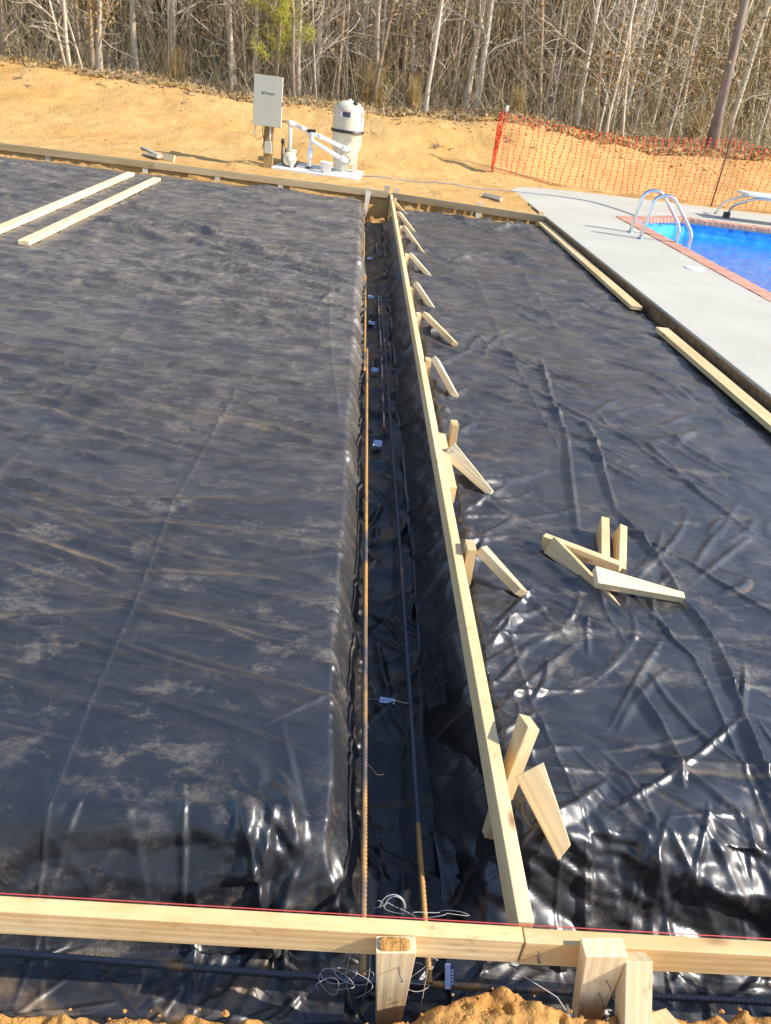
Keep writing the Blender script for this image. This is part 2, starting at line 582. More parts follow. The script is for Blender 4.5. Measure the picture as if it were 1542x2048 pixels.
M_TWIG = strand_mat('mixed_twigs', [(.22, .155, .08), (.40, .30, .165), (.56, .45, .28), (.70, .61, .44)])
M_LEAF = strand_mat('dead_leaves', [(.20, .12, .05), (.36, .22, .08), (.45, .32, .15), (.20, .19, .06), (.13, .14, .05)])
M_EVER = strand_mat('dark_foliage', [(.11, .10, .042), (.19, .16, .07), (.29, .235, .11), (.40, .32, .17)])
M_NEEDLE = strand_mat('yellow_green_needles', [(.38, .38, .05), (.56, .54, .09), (.70, .64, .17)])


def rebar_mat(name='rebar_steel', lo=.34, hi=.56, end=None):
    m, nt, b = newmat(name)
    o = objco(nt)
    n = noise(nt, mapping(nt, o, (3, 1.1, 3)), 1.5, 4, .6)
    n2 = noise(nt, o, 60, 3, .6)
    fac = ramp(nt, n, [(lo, 0), (hi, 1)])
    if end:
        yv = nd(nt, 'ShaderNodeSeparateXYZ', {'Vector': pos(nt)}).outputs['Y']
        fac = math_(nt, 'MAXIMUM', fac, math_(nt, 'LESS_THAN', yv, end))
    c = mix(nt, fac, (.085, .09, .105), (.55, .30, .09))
    c = mix(nt, math_(nt, 'MULTIPLY', ramp(nt, n2, [(.5, 0), (.7, 1)]), .5), c, (.23, .105, .04) if lo < .5 else (.12, .12, .135))
    nt.links.new(c, b.inputs['Base Color'])
    b.inputs['Roughness'].default_value = .55
    b.inputs['Metallic'].default_value = .25
    return m


M_REBAR = rebar_mat('rebar_steel', .38, .50)
M_REBAR2 = rebar_mat('grey_rebar_steel', .56, .66)
M_REBAR3 = rebar_mat('rusty_sunlit_end_rebar', .56, .66, 1.58)  # grey paints the shaded length, orange the rusty near end in sun


def concrete_mat():
    m, nt, b = newmat('brushed_concrete')
    p = pos(nt)
    n1 = noise(nt, p, .9, 5, .6); n2 = noise(nt, p, 12, 5, .65); n3 = noise(nt, mapping(nt, p, (6, 260, 6)), 1.0, 2, .5)
    c = mix(nt, ramp(nt, n1, [(.3, 0), (.7, 1)]), (.445, .425, .355), (.515, .495, .425))
    c = mix(nt, math_(nt, 'MULTIPLY', ramp(nt, n2, [(.5, 0), (.75, 1)]), .25), c, (.38, .36, .31))
    sc = noise(nt, p, 2.4, 8, .72, .2)
    c = mix(nt, math_(nt, 'MULTIPLY', ramp(nt, sc, [(.56, 0), (.68, 1)]), .30), c, (.42, .34, .23))
    # soil stain on the cut side below the top
    z = nd(nt, 'ShaderNodeSeparateXYZ', {'Vector': p}).outputs['Z']
    st = ramp(nt, math_(nt, 'ADD', math_(nt, 'MULTIPLY', z, -14), math_(nt, 'MULTIPLY', math_(nt, 'SUBTRACT', n2, .5), .5)), [(.12, 0), (.42, 1)])
    c = mix(nt, st, c, mix(nt, ramp(nt, n2, [(.35, 0), (.65, 1)]), (.15, .085, .04), (.27, .17, .085)))
    nt.links.new(c, b.inputs['Base Color'])
    b.inputs['Roughness'].default_value = .85
    b.inputs['Specular IOR Level'].default_value = .25
    bump(nt, b, math_(nt, 'ADD', n2, n3), .25, .004)
    return m


M_CONC = concrete_mat()


def brick_mat():
    m, nt, b = newmat('coping_brick')
    o = objco(nt)
    n = noise(nt, pos(nt), 22, 5, .65)
    c = mix(nt, orand(nt), (.47, .20, .13), (.60, .31, .22))
    c = mix(nt, math_(nt, 'MULTIPLY', ramp(nt, n, [(.45, 0), (.7, 1)]), .5), c, (.66, .42, .33))
    nt.links.new(c, b.inputs['Base Color'])
    b.inputs['Roughness'].default_value = .8
    bump(nt, b, n, .4, .004)
    return m


M_BRICK = brick_mat()
M_MORTAR = simple('mortar', (.58, .50, .43), .9, var=.12, scale=14)


def liner_mat():
    m, nt, b = newmat('blue_vinyl_liner')
    p = pos(nt)
    z = nd(nt, 'ShaderNodeSeparateXYZ', {'Vector': p}).outputs['Z']
    vor = nd(nt, 'ShaderNodeTexVoronoi', {'Vector': mapping(nt, p, (7, 7, 7)), 'Scale': 1.0}).outputs['Distance']
    c = mix(nt, ramp(nt, vor, [(.25, 0), (.42, 1)]), (.015, .16, .56), (.05, .36, .82))
    band = ramp(nt, math_(nt, 'ADD', math_(nt, 'MULTIPLY', z, 5), 1.0), [(.30, 0), (.36, 1), (.68, 1), (.74, .2)])
    c = mix(nt, band, mix(nt, ramp(nt, noise(nt, p, 6, 3, .6), [(.4, 0), (.65, 1)]), (.03, .36, .80), (.09, .54, .90)), c)
    nt.links.new(c, b.inputs['Base Color'])
    b.inputs['Roughness'].default_value = .45
    return m


M_LINER = liner_mat()


def water_mat():
    m, nt, b = newmat('pool_water')
    nt.nodes.remove(b)
    out = nt.nodes['Material Output']
    p = pos(nt)
    w = math_(nt, 'ADD', noise(nt, mapping(nt, p, (1.2, 2.2, 1)), 3, 3, .5, .6), math_(nt, 'MULTIPLY', noise(nt, p, 14, 2, .5), .18))
    bp = nd(nt, 'ShaderNodeBump', {'Height': w, 'Strength': .6, 'Distance': .03})
    tr = nd(nt, 'ShaderNodeBsdfTransparent', {'Color': (.80, .95, 1.0, 1)})
    gl = nd(nt, 'ShaderNodeBsdfGlossy', {'Color': (1, 1, 1, 1), 'Roughness': .03, 'Normal': bp.outputs[0]})
    fr = nd(nt, 'ShaderNodeFresnel', {'IOR': 1.16, 'Normal': bp.outputs[0]})
    mx = nd(nt, 'ShaderNodeMixShader', {0: math_(nt, 'MULTIPLY', fr.outputs[0], .5), 1: tr.outputs[0], 2: gl.outputs[0]})
    nt.links.new(mx.outputs[0], out.inputs[0])
    return m


M_WATER = water_mat()


# ------------------------------------------------------------------ ground
def deck_x(y):
    return 3.085 - .0175 * y


def coping_x(y):
    return 4.75 - .0407 * y


def crest_z(x):
    return np.interp(x, [-14, -8, -5, -2.3, 0, 2, 3.4, 5, 8, 14], [.95, .84, .84, .72, .80, .90, 1.05, .92, .92, 1.0])


def gz(x, y):
    x = np.asarray(x, float); y = np.asarray(y, float)
    foot = 14.4 + 1.5 * sm((x + 1) / 4) + .3 * P(x * .5, y * 0 + 3, 2) + 1.2 * sm((x - 2.5) / 3)
    cr = 19.2 + .5 * P(x * .4, y * 0 + 9, 4)
    t = (y - foot) / (cr - foot)
    z = crest_z(x) * (sm(t) * .55 + .45 * np.clip(t, 0, 1))
    z = z + .10 * fbm(x * .5, y * .8, 11) * sm(t * 2) + .05 * fbm(x * 1.6, y * 2.2, 15) * sm((y - 13.3) / 2)
    z = z + .06 * sm((y - 13.05) / .3) * np.maximum(fbm(x * 1.9, y * 3.1, 5), 0) * (1 - sm((y - 14.2) / 1)) - .03 * (1 - sm((y - 13.3) / .5))
    z = z + sm((y - 46) / 26) * 17 + .15 * fbm(x * .2, y * .2, 21) * sm((y - 20) / 5)
    z = np.where(y < .8, -.19 + .02 * fbm(x * 3, y * 3, 8), z)
    # the dug slab area and its two footings
    fy = np.interp(x, [-8.5, -3.1, .5, .56, 2.87, 4], [12.95, 12.90, 12.83, 12.74, 12.235, 12.0])
    pit = (x < deck_x(y) - .0) & (y >= .8) & (y <= fy) & (x > -9)
    pz = -.29 - .34 * sm((x - .02) / .1) * (1 - sm((x - .62) / .14)) - .36 * (1 - sm((y - 1.30) / .25))
    pz = np.maximum(pz, -.66)
    # loose soil under the rear form
    pz = pz + sm((y - fy + .75) / .5) * (.13 + .07 * fbm(x * 2.2, y * 2.2, 31) + .05 * fbm(x * 8, y * 8, 33)) * np.where((x > .1) & (x < .62), 1.7, 1) * (1 - .35 * sm((y - fy + .10) / .08))
    z = np.where(pit, pz, z)
    # below the pool deck, and the hole for the pool
    under = (x >= deck_x(y)) & (y < 16.2) & (y > -6)
    z = np.where(under, np.minimum(z, -.17), z)
    z = np.where((x > coping_x(y) + .15) & (y < 14.0), -1.9, z)
    return z


def merge(*a):
    return np.unique(np.round(np.concatenate(a), 4))


gx = merge(np.arange(-6, 3, .05), np.array([-400, -250, -150, -100, -70, -50, -40, -30, -24]), np.arange(-20, -9, .6), np.arange(-9, 12, .16), np.arange(12, 24, .7),
           np.array([28, 36, 50, 70, 100, 150, 250, 400]), np.arange(-.05, .85, .05), np.arange(2.75, 3.15, .02), [-9.02, -8.98])
gy = merge(np.array([-400, -200, -100, -50, -25, -12, -7, -6.05, -5.95, -4, -2, -1, 0, .4, .79, .81]), np.arange(.85, 1.6, .06), np.arange(1.6, 12, .3),
           np.arange(11.9, 12.9, .03), np.arange(12.9, 15, .07), np.arange(15, 20.6, .13), np.arange(20.6, 46, .6), np.arange(46, 80, 2), np.array([90, 120, 180, 300, 600]))
GX, GY = np.meshgrid(gx, gy)
GZ = gz(GX, GY)
nxg, nyg = len(gx), len(gy)
idx = np.arange(nxg * nyg).reshape(nyg, nxg)
fg = np.stack([idx[:-1, :-1], idx[:-1, 1:], idx[1:, 1:], idx[1:, :-1]], -1).reshape(-1, 4)
litter = sm((GY - 18.35 - .7 * P(GX * .7, GY * .7, 77) - .3 * P(GX * 2.7, GY * 2.7, 76)) / 1.3) * .95
dug = np.clip((GX < deck_x(GY) + .03) & (GY > .8) & (GY < 12.9) & (GZ < -.03), 0, 1).astype(float) * .55
ob('ground', mesh('ground', np.stack([GX, GY, GZ], -1).reshape(-1, 3), fg, M_GROUND, True,
                  {'litter': ('FLOAT', litter.ravel()), 'dug': ('FLOAT', dug.ravel())}), kind='structure')

# ------------------------------------------------------------------ pool deck, coping, basin, water
left_edge = [(deck_x(y), y) for y in (-5, 0, 4, 8, 12, 15.1)]
far_edge = [(2.93, 15.4), (3.06, 15.62), (3.3, 15.82), (3.7, 15.98), (4.6, 16.12), (7, 16.18), (14, 16.2)]
cop_out = [(14, 14.12), (5.72, 14.20), (5.45, 14.10), (4.215, 13.18), (coping_x(-5), -5)]
poly = left_edge + far_edge + cop_out


def slab(name, poly, z0, z1, mat, bev=0.0, **k):
    bm = bmesh.new()
    vs = [bm.verts.new((x, y, z1)) for x, y in poly]
    f = bm.faces.new(vs)
    bm.normal_update()
    if f.normal.z < 0:
        f.normal_flip()
    r = bmesh.ops.extrude_face_region(bm, geom=[f])
    for v in [q for q in r['geom'] if isinstance(q, bmesh.types.BMVert)]:
        v.co.z = z0
    bmesh.ops.recalc_face_normals(bm, faces=bm.faces)
    if bev:
        ed = [e for e in bm.edges if all(abs(v.co.z - z1) < 1e-5 for v in e.verts)]
        bmesh.ops.bevel(bm, geom=ed, offset=bev, segments=3, profile=.5, affect='EDGES')
    bmesh.ops.triangulate(bm, faces=[q for q in bm.faces if len(q.verts) > 4])
    me = bpy.data.meshes.new(name); bm.to_mesh(me); bm.free()
    me.materials.append(mat)
    return ob(name, me, **k)


slab('pool_deck', poly, -.16, 0.0, M_CONC, .008, kind='structure')

cop = empty('pool_coping', (4.4, 10, 0), 'pinkish red brick coping running round the edge of the blue pool', 'coping')
BW = .245
path = [(coping_x(-1.0), -1.0), (4.225, 13.17), (5.455, 14.095), (5.73, 14.19), (9.6, 14.12)]
mb_v, mb_f = [], []
brick_me = {}
inner = []
for si, ((ax, ay), (bx, by)) in enumerate(zip(path[:-1], path[1:])):
    a = np.array([ax, ay]); b = np.array([bx, by]); L = np.linalg.norm(b - a); t = (b - a) / L; n = np.array([t[1], -t[0]])
    m0 = a + n * 0; m1 = b
    # mortar bed
    v = [(*(a + n * .004), -.07), (*(b + n * .004), -.07), (*(b + n * (BW - .012)), -.07), (*(a + n * (BW - .012)), -.07)]
    v += [(q[0], q[1], -.006) for q in v]
    f = [(0, 3, 2, 1), (4, 5, 6, 7), (0, 1, 5, 4), (1, 2, 6, 5), (2, 3, 7, 6), (3, 0, 4, 7)]
    ob('mortar_bed', mesh('mortar_bed', np.array(v) - np.array([4.4, 10, si * .002]), f, M_MORTAR), cop)
    cnt = max(1, int(round(L / .105)))
    st = L / cnt
    key = round(st, 4)
    for k in range(cnt):
        c = a + t * (k + .5) * st
        if si == 0 and c[1] < 5.2:
            continue
        if key not in brick_me:
            vv, ff = box_geo(-st / 2 + .006, st / 2 - .006, 0, BW, -.062, .008)
            me = mesh('brick', vv, ff, M_BRICK); bevel_mesh(me, .008, 2); brick_me[key] = me
        o = ob('brick', brick_me[key], cop)
        o.location = (c[0] - 4.4, c[1] - 10, random.uniform(-.003, .003))
        o.rotation_euler = (random.uniform(-.01, .01), 0, math.atan2(t[1], t[0]) + math.pi + random.uniform(-.01, .01))
        o.rotation_euler[2] = math.atan2(-n[0], n[1])
# basin
inn = [(coping_x(-1) + .22, -1.0), (4.225 + .20, 13.0), (5.52, 13.90), (5.76, 13.98), (13.5, 13.90), (13.5, -1.0)]
bv = [(x, y, -.03) for x, y in inn] + [(x, y, -1.6) for x, y in inn]
nI = len(inn)
bf = [(k, (k + 1) % nI, (k + 1) % nI + nI, k + nI) for k in range(nI)] + [tuple(range(nI, 2 * nI))]
ob('pool_basin', mesh('pool_basin', bv, bf, M_LINER), kind='structure')
wx = np.linspace(4.2, 13.6, 40); wy = np.linspace(-1, 14.1, 60)
ob('pool_water', mesh('pool_water', [(x, y, -.24) for x, y in inn], [tuple(range(nI))], M_WATER), kind='structure')

# ladder rails
lad = empty('pool_ladder', (4.0, 11.4, 0), 'polished steel pool ladder with two curved handrails at the pool edge', 'ladder')
for yy in (-.24, .24):
    pts = arc_path([(0, yy, -.05), (.03, yy, .36), (.07, yy, .58), (.30, yy, .60), (.58, yy, .30), (.72, yy, .14), (.72, yy, -1.0)], .17, 7)
    tube('handrail', pts, .024, M_CHROME, lad, 12)
    lathe('flange', [(.0, .022), (.035, .02), (.055, .004), (.056, .0)], M_CHROME, lad, 18, (0, yy, .001))
for zz in (-.45, -.75):
    box('tread', (.66, .78, -.23, .23, zz, zz + .03), M_WHITE, lad, .008)

# diving board
dv = empty('diving_board', (7.3, 15.3, 0), 'white diving board on curved steel stands at the far pool end', 'diving board')
box('board', (-.45, 3.0, -.95, -.45, .44, .49), M_WHITE, dv, .015)
for yy in (-.9, -.5):
    tube('rail', arc_path([(-.5 + (yy + .9) * -.1, yy + .45, 0), (-.48, yy + .4, .22), (-.25, yy + .05, .42), (.5, yy, .43)], .16, 6), .024, M_CHROME, dv, 10)
for yy in (-.9, -.5):
    tube('leg', [(1.1, yy, 0), (1.05, yy, .43)], .022, M_CHROME, dv, 10)
box('foot_bracket', (-.56, -.46, -.52, -.42, 0, .10), M_BLACK, dv, .01)

lathe('skimmer_lid', [(.0, .012), (.10, .012), (.118, .008), (.125, .0)], M_WHITE, None, 32)
o = COL.objects[-1]; o.location = (4.12, 9.39, .001)
o['label'] = 'round white skimmer lid set in the concrete pool deck'; o['category'] = 'lid'

# hose lying over sand and deck
hp = np.array([(-.05, 14.35), (.21, 14.40), (1.0, 14.48), (1.8, 14.56), (2.83, 14.76), (3.5, 14.88), (4.2, 14.73), (4.54, 13.98), (4.66, 13.45)])
tt = np.linspace(0, len(hp) - 1, 70)
hx = np.interp(tt, range(len(hp)), hp[:, 0]); hy = np.interp(tt, range(len(hp)), hp[:, 1])
ker = np.ones(7) / 7
hx2 = np.convolve(np.pad(hx, 3, 'edge'), ker, 'valid'); hy2 = np.convolve(np.pad(hy, 3, 'edge'), ker, 'valid')
hz = np.where(hx2 < 2.86, gz(hx2, hy2) + .012, .012)
tube('hose', np.stack([hx2, hy2, np.maximum(hz, np.where(hx2 > 2.7, .012, -9))], -1), .008, M_HOSE, None, 6, label='thin grey hose trailing over sand and deck towards the pool', cat='hose')


# ------------------------------------------------------------------ black plastic sheeting
def eL(y):
    return .066 + .022 * P(y * 1.1, y * 0 + 1, 40) + .010 * P(y * 4.3, y * 0 + 2, 41)


def eR(y):
    return .635 + .05 * P(y * .7, y * 0 + 5, 42) + .03 * P(y * 2.6, y * 0 + 6, 43)


def eF(x):
    return 1.395 + .035 * P(x * 1.6, x * 0 + 7, 44) + .015 * P(x * 6, x * 0 + 8, 45)


FLOOR, TOP = -.43, -.13


def edge(t):
    return .62 * np.clip(t, 0, 1) + .38 * sm(t)


def base(x, y):
    kl = (x - eL(y)) / .13; kr = (eR(y) - x) / .19
    k = np.where(x < .37, kl, kr)
    kf = (eF(x) - y) / .21
    fr = (1 - edge(k)) * (1 - edge(kf))
    z = FLOOR + (TOP - FLOOR) * fr
    kn = sm((1.03 - y) / .15)
    z = z * (1 - kn) + (-.235) * kn
    # the far end of the footing shallows out
    return z + .06 * sm((y - 11.4) / .7) * (1 - fr)


def basen(x, y):
    e = .004
    zx = (base(x + e, y) - base(x - e, y)) / (2 * e); zy = (base(x, y + e) - base(x, y - e)) / (2 * e)
    l = np.sqrt(zx * zx + zy * zy + 1)
    return -zx / l, -zy / l, 1 / l


SIDE = 1.0
FLIP = False


def crumple(x, y, s, k):
    z = base(x, y) - TOP
    x = x - SIDE * 1.2 * z; y = y + 1.2 * z
    wx = x + .05 * P(x * 4, y * 4, s); wy = y + .05 * P(x * 4, y * 4, s + 1)
    c, q = math.cos(s), math.sin(s)
    return tri((wx * c - wy * q) * k, (wx * q + wy * c) * k, s)


def folds(x, y, specs):
    """pulled folds: each a tapered, slightly curved tent with one steep side.
    spec = (cx, cy, angle, half length, height, width, curve, steepness, dusty)"""
    h = np.zeros(x.shape); dust = np.zeros(x.shape)
    yr_ = y.mean(1)
    for cx, cy, an, L, a, w, kap, st, du in specs:
        w0 = w
        w = max(w, .0078 * cy)
        a = max(a, a * min(2.2, w / w0))
        r = L + 3 * w
        i0, i1 = np.searchsorted(yr_, [cy - r - .1, cy + r + .1])
        if i1 - i0 < 2:
            continue
        xs = x[i0:i1]
        cm = (xs > cx - r) & (xs < cx + r)
        cols = np.where(cm.any(0))[0]
        if len(cols) < 2:
            continue
        sl = np.s_[i0:i1, cols[0]:cols[-1] + 1]
        dx = x[sl] - cx; dy = y[sl] - cy
        c, q = math.cos(an), math.sin(an)
        u = dx * c + dy * q
        t = -dx * q + dy * c - kap * u * u
        tap = np.clip(1 - (u / L) ** 2, 0, 1) ** .8
        ww = w * (.45 + .55 * tap)
        if FLIP:
            t = -t
        tn = np.where(t > 0, t / np.maximum(ww * st, .0068 * cy), -t / ww)
        g = np.clip(1 - tn, 0, 1)
        h[sl] += a * tap * g ** 1.25
        if du > 0:
            dust[sl] = np.maximum(dust[sl], du * tap ** .5 * np.exp(-((tn - 1.05) / .28) ** 2) * (t < 0))
    return h, dust


def line_fold(p0, p1, a, w, st=.35, kap=0.0, du=0.0):
    cx, cy = (p0[0] + p1[0]) / 2, (p0[1] + p1[1]) / 2
    L = math.hypot(p1[0] - p0[0], p1[1] - p0[1]) / 2
    return (cx, cy, math.atan2(p1[1] - p0[1], p1[0] - p0[0]), L * 1.08, a, w, kap, st, du)


def poly_folds(pts, a, w, st=.35, du=0.0):
    return [line_fold(p, q, a, w, st, 0, du) for p, q in zip(pts[:-1], pts[1:])]


def seams(x, y, lines):
    h = 0
    for pts, a, w in lines:
        d, sd = polydist(x, y, pts)
        h = h + a * np.exp(-d / np.maximum(w, .0040 * y))
    return h


L_SEAM = [([(-.647, 1.0), (-.668, 1.69), (-.66, 2.26), (-.683, 2.99), (-.64, 3.62), (-.6, 4.3)], .007, .005),
          ([(-1.49, 2.6), (-1.46, 4.25), (-1.49, 5.7), (-1.7, 7.4)], .008, .010), ([(.02, 4.1), (-.1, 5.6), (-.16, 7.2)], .006, .010), ([(-2.35, 2.2), (-2.4, 4.5), (-2.5, 8.0)], .007, .012)]
R_SEAM = [([(.725, 2.38), (.738, 1.92), (.80, 1.5), (.83, 1.30), (.84, 1.0)], .007, .005), ([(.68, 1.95), (.70, 1.6), (.735, 1.3), (.74, 1.0)], .007, .005),
          ([(1.95, 12), (1.9, 9), (1.83, 6.5)], .008, .012), ([(1.29, 4.0), (1.27, 6.2), (1.33, 9)], .007, .010), ([(1.30, 2.6), (1.42, 2.2), (1.38, 1.7), (1.36, 1.2)], .008, .006)]


def left_specs():
    q = np.random.default_rng(31)
    S = []
    # long pull wrinkles running across the bed, gathered in bundles
    for b_ in range(74):
        cy = 1.9 + 10.2 * q.random() ** 1.15; cx = q.uniform(-.42 * cy - .5, -.15)
        an = -.24 + .26 * float(P(cx * .5, cy * .4, 221)) * 2 + q.normal(0, .13)
        for m in range(q.integers(2, 7)):
            L = q.uniform(.30, .95) * (.7 + cy * .20)
            a_ = q.uniform(.007, .021) * (.72 + .075 * cy) * min(1, .45 + .25 * (cy - 1.6))
            S.append((cx + q.normal(0, .14) * (1 + cy * .1), cy + q.normal(0, .07) * (1 + cy * .55), an + q.normal(0, .035), L, a_, a_ * q.uniform(1.8, 3.2), q.normal(0, .06) / L, q.uniform(.2, .7), q.uniform(.3, 1) if q.random() < .40 else 0))
    # pleats falling over the trench edge
    for y in np.cumsum(q.uniform(.05, .24, 90)) + 1.45:
        L = q.uniform(.08, .30) * (1 + .05 * y)
        a_ = q.uniform(.004, .018) * q.uniform(.5, 1)
        S.append((.03 - L * q.uniform(-.05, .6), y, q.normal(-.1, .55), L, a_, q.uniform(.022, .07), q.normal(0, .3), q.uniform(.4, 1.0), 0))
    # front slope
    for k in range(34):
        x = q.uniform(-1.6, -.1)
        L = q.uniform(.06, .17)
        S.append((x, 1.33 + q.normal(0, .06), 1.57 + q.normal(0, .65), L, q.uniform(.004, .012), q.uniform(.02, .05), q.normal(0, .5), q.uniform(.4, 1), 0))
    # gathered corner: folds fanning out of the corner point
    for k in range(26):
        an = rad(q.uniform(95, 265))
        L = q.uniform(.08, .22); r0 = q.uniform(.02, .10) + L
        S.append((.05 + math.cos(an) * r0, 1.34 - math.sin(an) * r0 * .7, -an, L, q.uniform(.008, .022), q.uniform(.03, .06), q.normal(0, .5), q.uniform(.3, .9), 0))
    for k in range(9):
        S.append((q.uniform(-.25, .12), q.uniform(1.16, 1.36), q.uniform(.6, 2.4), q.uniform(.05, .12), q.uniform(.01, .028), q.uniform(.02, .045), q.normal(0, 1), q.uniform(.3, .8), 0))
    # floor of the front footing
    for k in range(60):
        S.append((q.uniform(-1.3, .1), q.uniform(.90, 1.17), q.uniform(0, 3.14), q.uniform(.04, .14), q.uniform(.004, .014), q.uniform(.012, .03), q.normal(0, 1), q.uniform(.3, .9), q.uniform(.4, 1) if q.random() < .5 else 0))
    S += poly_folds([(-3.6, 10.2), (-2.8, 9.65), (-2.03, 9.34), (-1.3, 8.35), (-.68, 7.85), (-.02, 7.25)], .055, .15, .3)
    S += poly_folds([(-3.2, 4.9), (-1.9, 4.3), (-1.2, 3.9), (-.2, 3.85)], .032, .09, .3, .6)
    S += poly_folds([(-2.9, 8.2), (-1.9, 7.6), (-.9, 7.35)], .034, .12, .3)
    S += poly_folds([(-2.6, 6.6), (-1.5, 6.1), (-.5, 5.95)], .028, .10, .3)
    S += poly_folds([(-3.6, 7.0), (-2.4, 6.3), (-1.6, 6.2)], .028, .10, .3)
    S += poly_folds([(-1.6, 10.8), (-.8, 10.2), (.0, 9.9)], .034, .13, .3)
    S += poly_folds([(-2.0, 5.2), (-1.1, 4.85), (-.1, 4.9)], .024, .08, .3, .5)
    S += poly_folds([(-1.4, 3.55), (-.7, 3.4), (.0, 3.5)], .018, .06, .3, .5)
    S += poly_folds([(-1.3, 2.62), (-.75, 2.42), (-.15, 2.46)], .012, .045, .3, 1.0)
    S += poly_folds([(-1.2, 2.05), (-.66, 2.20), (-.2, 2.12)], .010, .04, .3, 1.0)
    S += poly_folds([(-1.9, 3.15), (-1.0, 2.95), (-.1, 3.1)], .014, .05, .3, .8)
    return S


def right_specs():
    q = np.random.default_rng(32)
    S = []
    for b_ in range(66):
        cy = 1.5 + 10.2 * q.random() ** 1.5; cx = q.uniform(.75, 2.7)
        an = -.38 + .9 * float(P(cx * .9, cy * .6, 231)) * 2 + q.normal(0, .2)
        if q.random() < .28:
            an += 1.5
        for m in range(q.integers(2, 7)):
            L = q.uniform(.12, .42) * (.75 + cy * .09)
            a_ = q.uniform(.006, .018) * (.62 + .07 * cy)
            S.append((cx + q.normal(0, .12) * (1 + cy * .1), cy + q.normal(0, .06) * (1 + cy * .3), an + q.normal(0, .22), L, a_, a_ * q.uniform(1.8, 3.4), q.normal(0, .16) / L, q.uniform(.25, .9), q.uniform(.3, 1) if q.random() < .25 else 0))
    for y in np.concatenate([np.arange(1.45, 4, .06), np.arange(4, 12, .12)]):
        L = q.uniform(.08, .24) * (1 + .05 * y)
        S.append((.66 + L * q.uniform(-.3, .6), y + q.normal(0, .02), q.normal(.2, .6), L, q.uniform(.008, .022), q.uniform(.02, .05), q.normal(0, .3), q.uniform(.3, .9), 0))
    for k in range(46):
        x = q.uniform(.62, 2.2)
        L = q.uniform(.05, .19)
        S.append((x, 1.33 + q.normal(0, .09), 1.57 + q.normal(0, .85), L, q.uniform(.006, .016), q.uniform(.022, .06), q.normal(0, .7), q.uniform(.2, .8), 0))
    for k in range(70):
        S.append((q.uniform(.5, 2.0), q.uniform(.92, 1.20), q.uniform(0, 3.14), q.uniform(.04, .14), q.uniform(.006, .02), q.uniform(.012, .03), q.normal(0, 1), q.uniform(.3, .9), q.uniform(.3, .8) if q.random() < .3 else 0))
    S += poly_folds([(1.507, 5.63), (1.41, 4.79), (1.383, 4.225), (1.187, 3.095)], .026, .05, .22)
    S += poly_folds([(1.52, 4.41), (1.569, 4.34), (1.438, 3.33), (1.518, 2.81), (1.519, 2.62), (1.56, 2.3), (1.49, 1.946), (1.42, 1.5)], .028, .05, .25)
    S += poly_folds([(.832, 8.05), (1.456, 7.34), (2.423, 6.17), (2.7, 5.9)], .034, .12, .22)
    S += poly_folds([(.90, 1.48), (1.168, 1.656), (1.468, 1.897), (1.62, 2.2)], .014, .022, .35)
    S += poly_folds([(1.9, 2.5), (1.62, 2.9), (1.33, 3.2)], .018, .04, .3)
    S += poly_folds([(1.14, 2.02), (1.18, 1.78), (1.15, 1.58)], .026, .05, .4)
    S += poly_folds([(.9, 10.2), (1.7, 9.4), (2.6, 8.9)], .026, .13, .25)
    S += poly_folds([(2.1, 3.2), (1.8, 4.2), (1.1, 5.2)], .020, .05, .3)
    S += poly_folds([(.68, 3.35), (.9, 3.15), (1.25, 3.3)], .018, .04, .3)
    S += poly_folds([(.66, 2.3), (.9, 2.45), (1.15, 2.35)], .018, .035, .3)
    S += poly_folds([(.70, 4.6), (.85, 4.85), (1.1, 4.7)], .022, .05, .3)
    return S


def left_disp(x, y):
    global SIDE, FLIP
    SIDE = 1.0; FLIP = True
    v = y + .16 * x + .35 * P(.45 * x, .45 * y, 1)
    far = .2 + .8 * sm((y - 1.7) / 2.5)
    n1 = P(.55 * x + 3, 2.2 * v, 3); n2 = P(1.2 * x, 5.2 * v, 4)
    h = .012 * ridge(n1, 2.8) * far * sm(.5 + 1.3 * P(x * .8, y * .5, 23)) + .012 * P(.9 * x, 1.1 * y, 6)
    g, du = folds(x, y, left_specs())
    h = h + g + seams(x, y, L_SEAM) + .0016 * crumple(x, y, 7, 6) * far + .0012 * crumple(x, y, 8, 20) * (1 - sm((y - 2) / 2))
    we = np.exp(-((x - eL(y)) / .10) ** 2); wf = np.exp(-((y - 1.27) / .15) ** 2)
    wc = np.exp(-((x - .0) / .30) ** 2) * np.exp(-((y - 1.38) / .22) ** 2)
    h = h + we * .012 * crumple(x, y, 9, 3.5) + wf * (.012 * crumple(x, y, 13, 5) + .006 * crumple(x, y, 14, 11)) + wc * (.020 * crumple(x, y, 15, 5.0) + .010 * crumple(x, y, 16, 11))
    du = du * np.clip(.55 + 1.5 * P(x * 1.1, y * 1.3, 19), 0, 1)
    return h, np.maximum(du, sm((1.2 - y) / .06) * np.clip(fbm(x * 6, y * 8, 17) * 2.4, 0, 1) * .95)


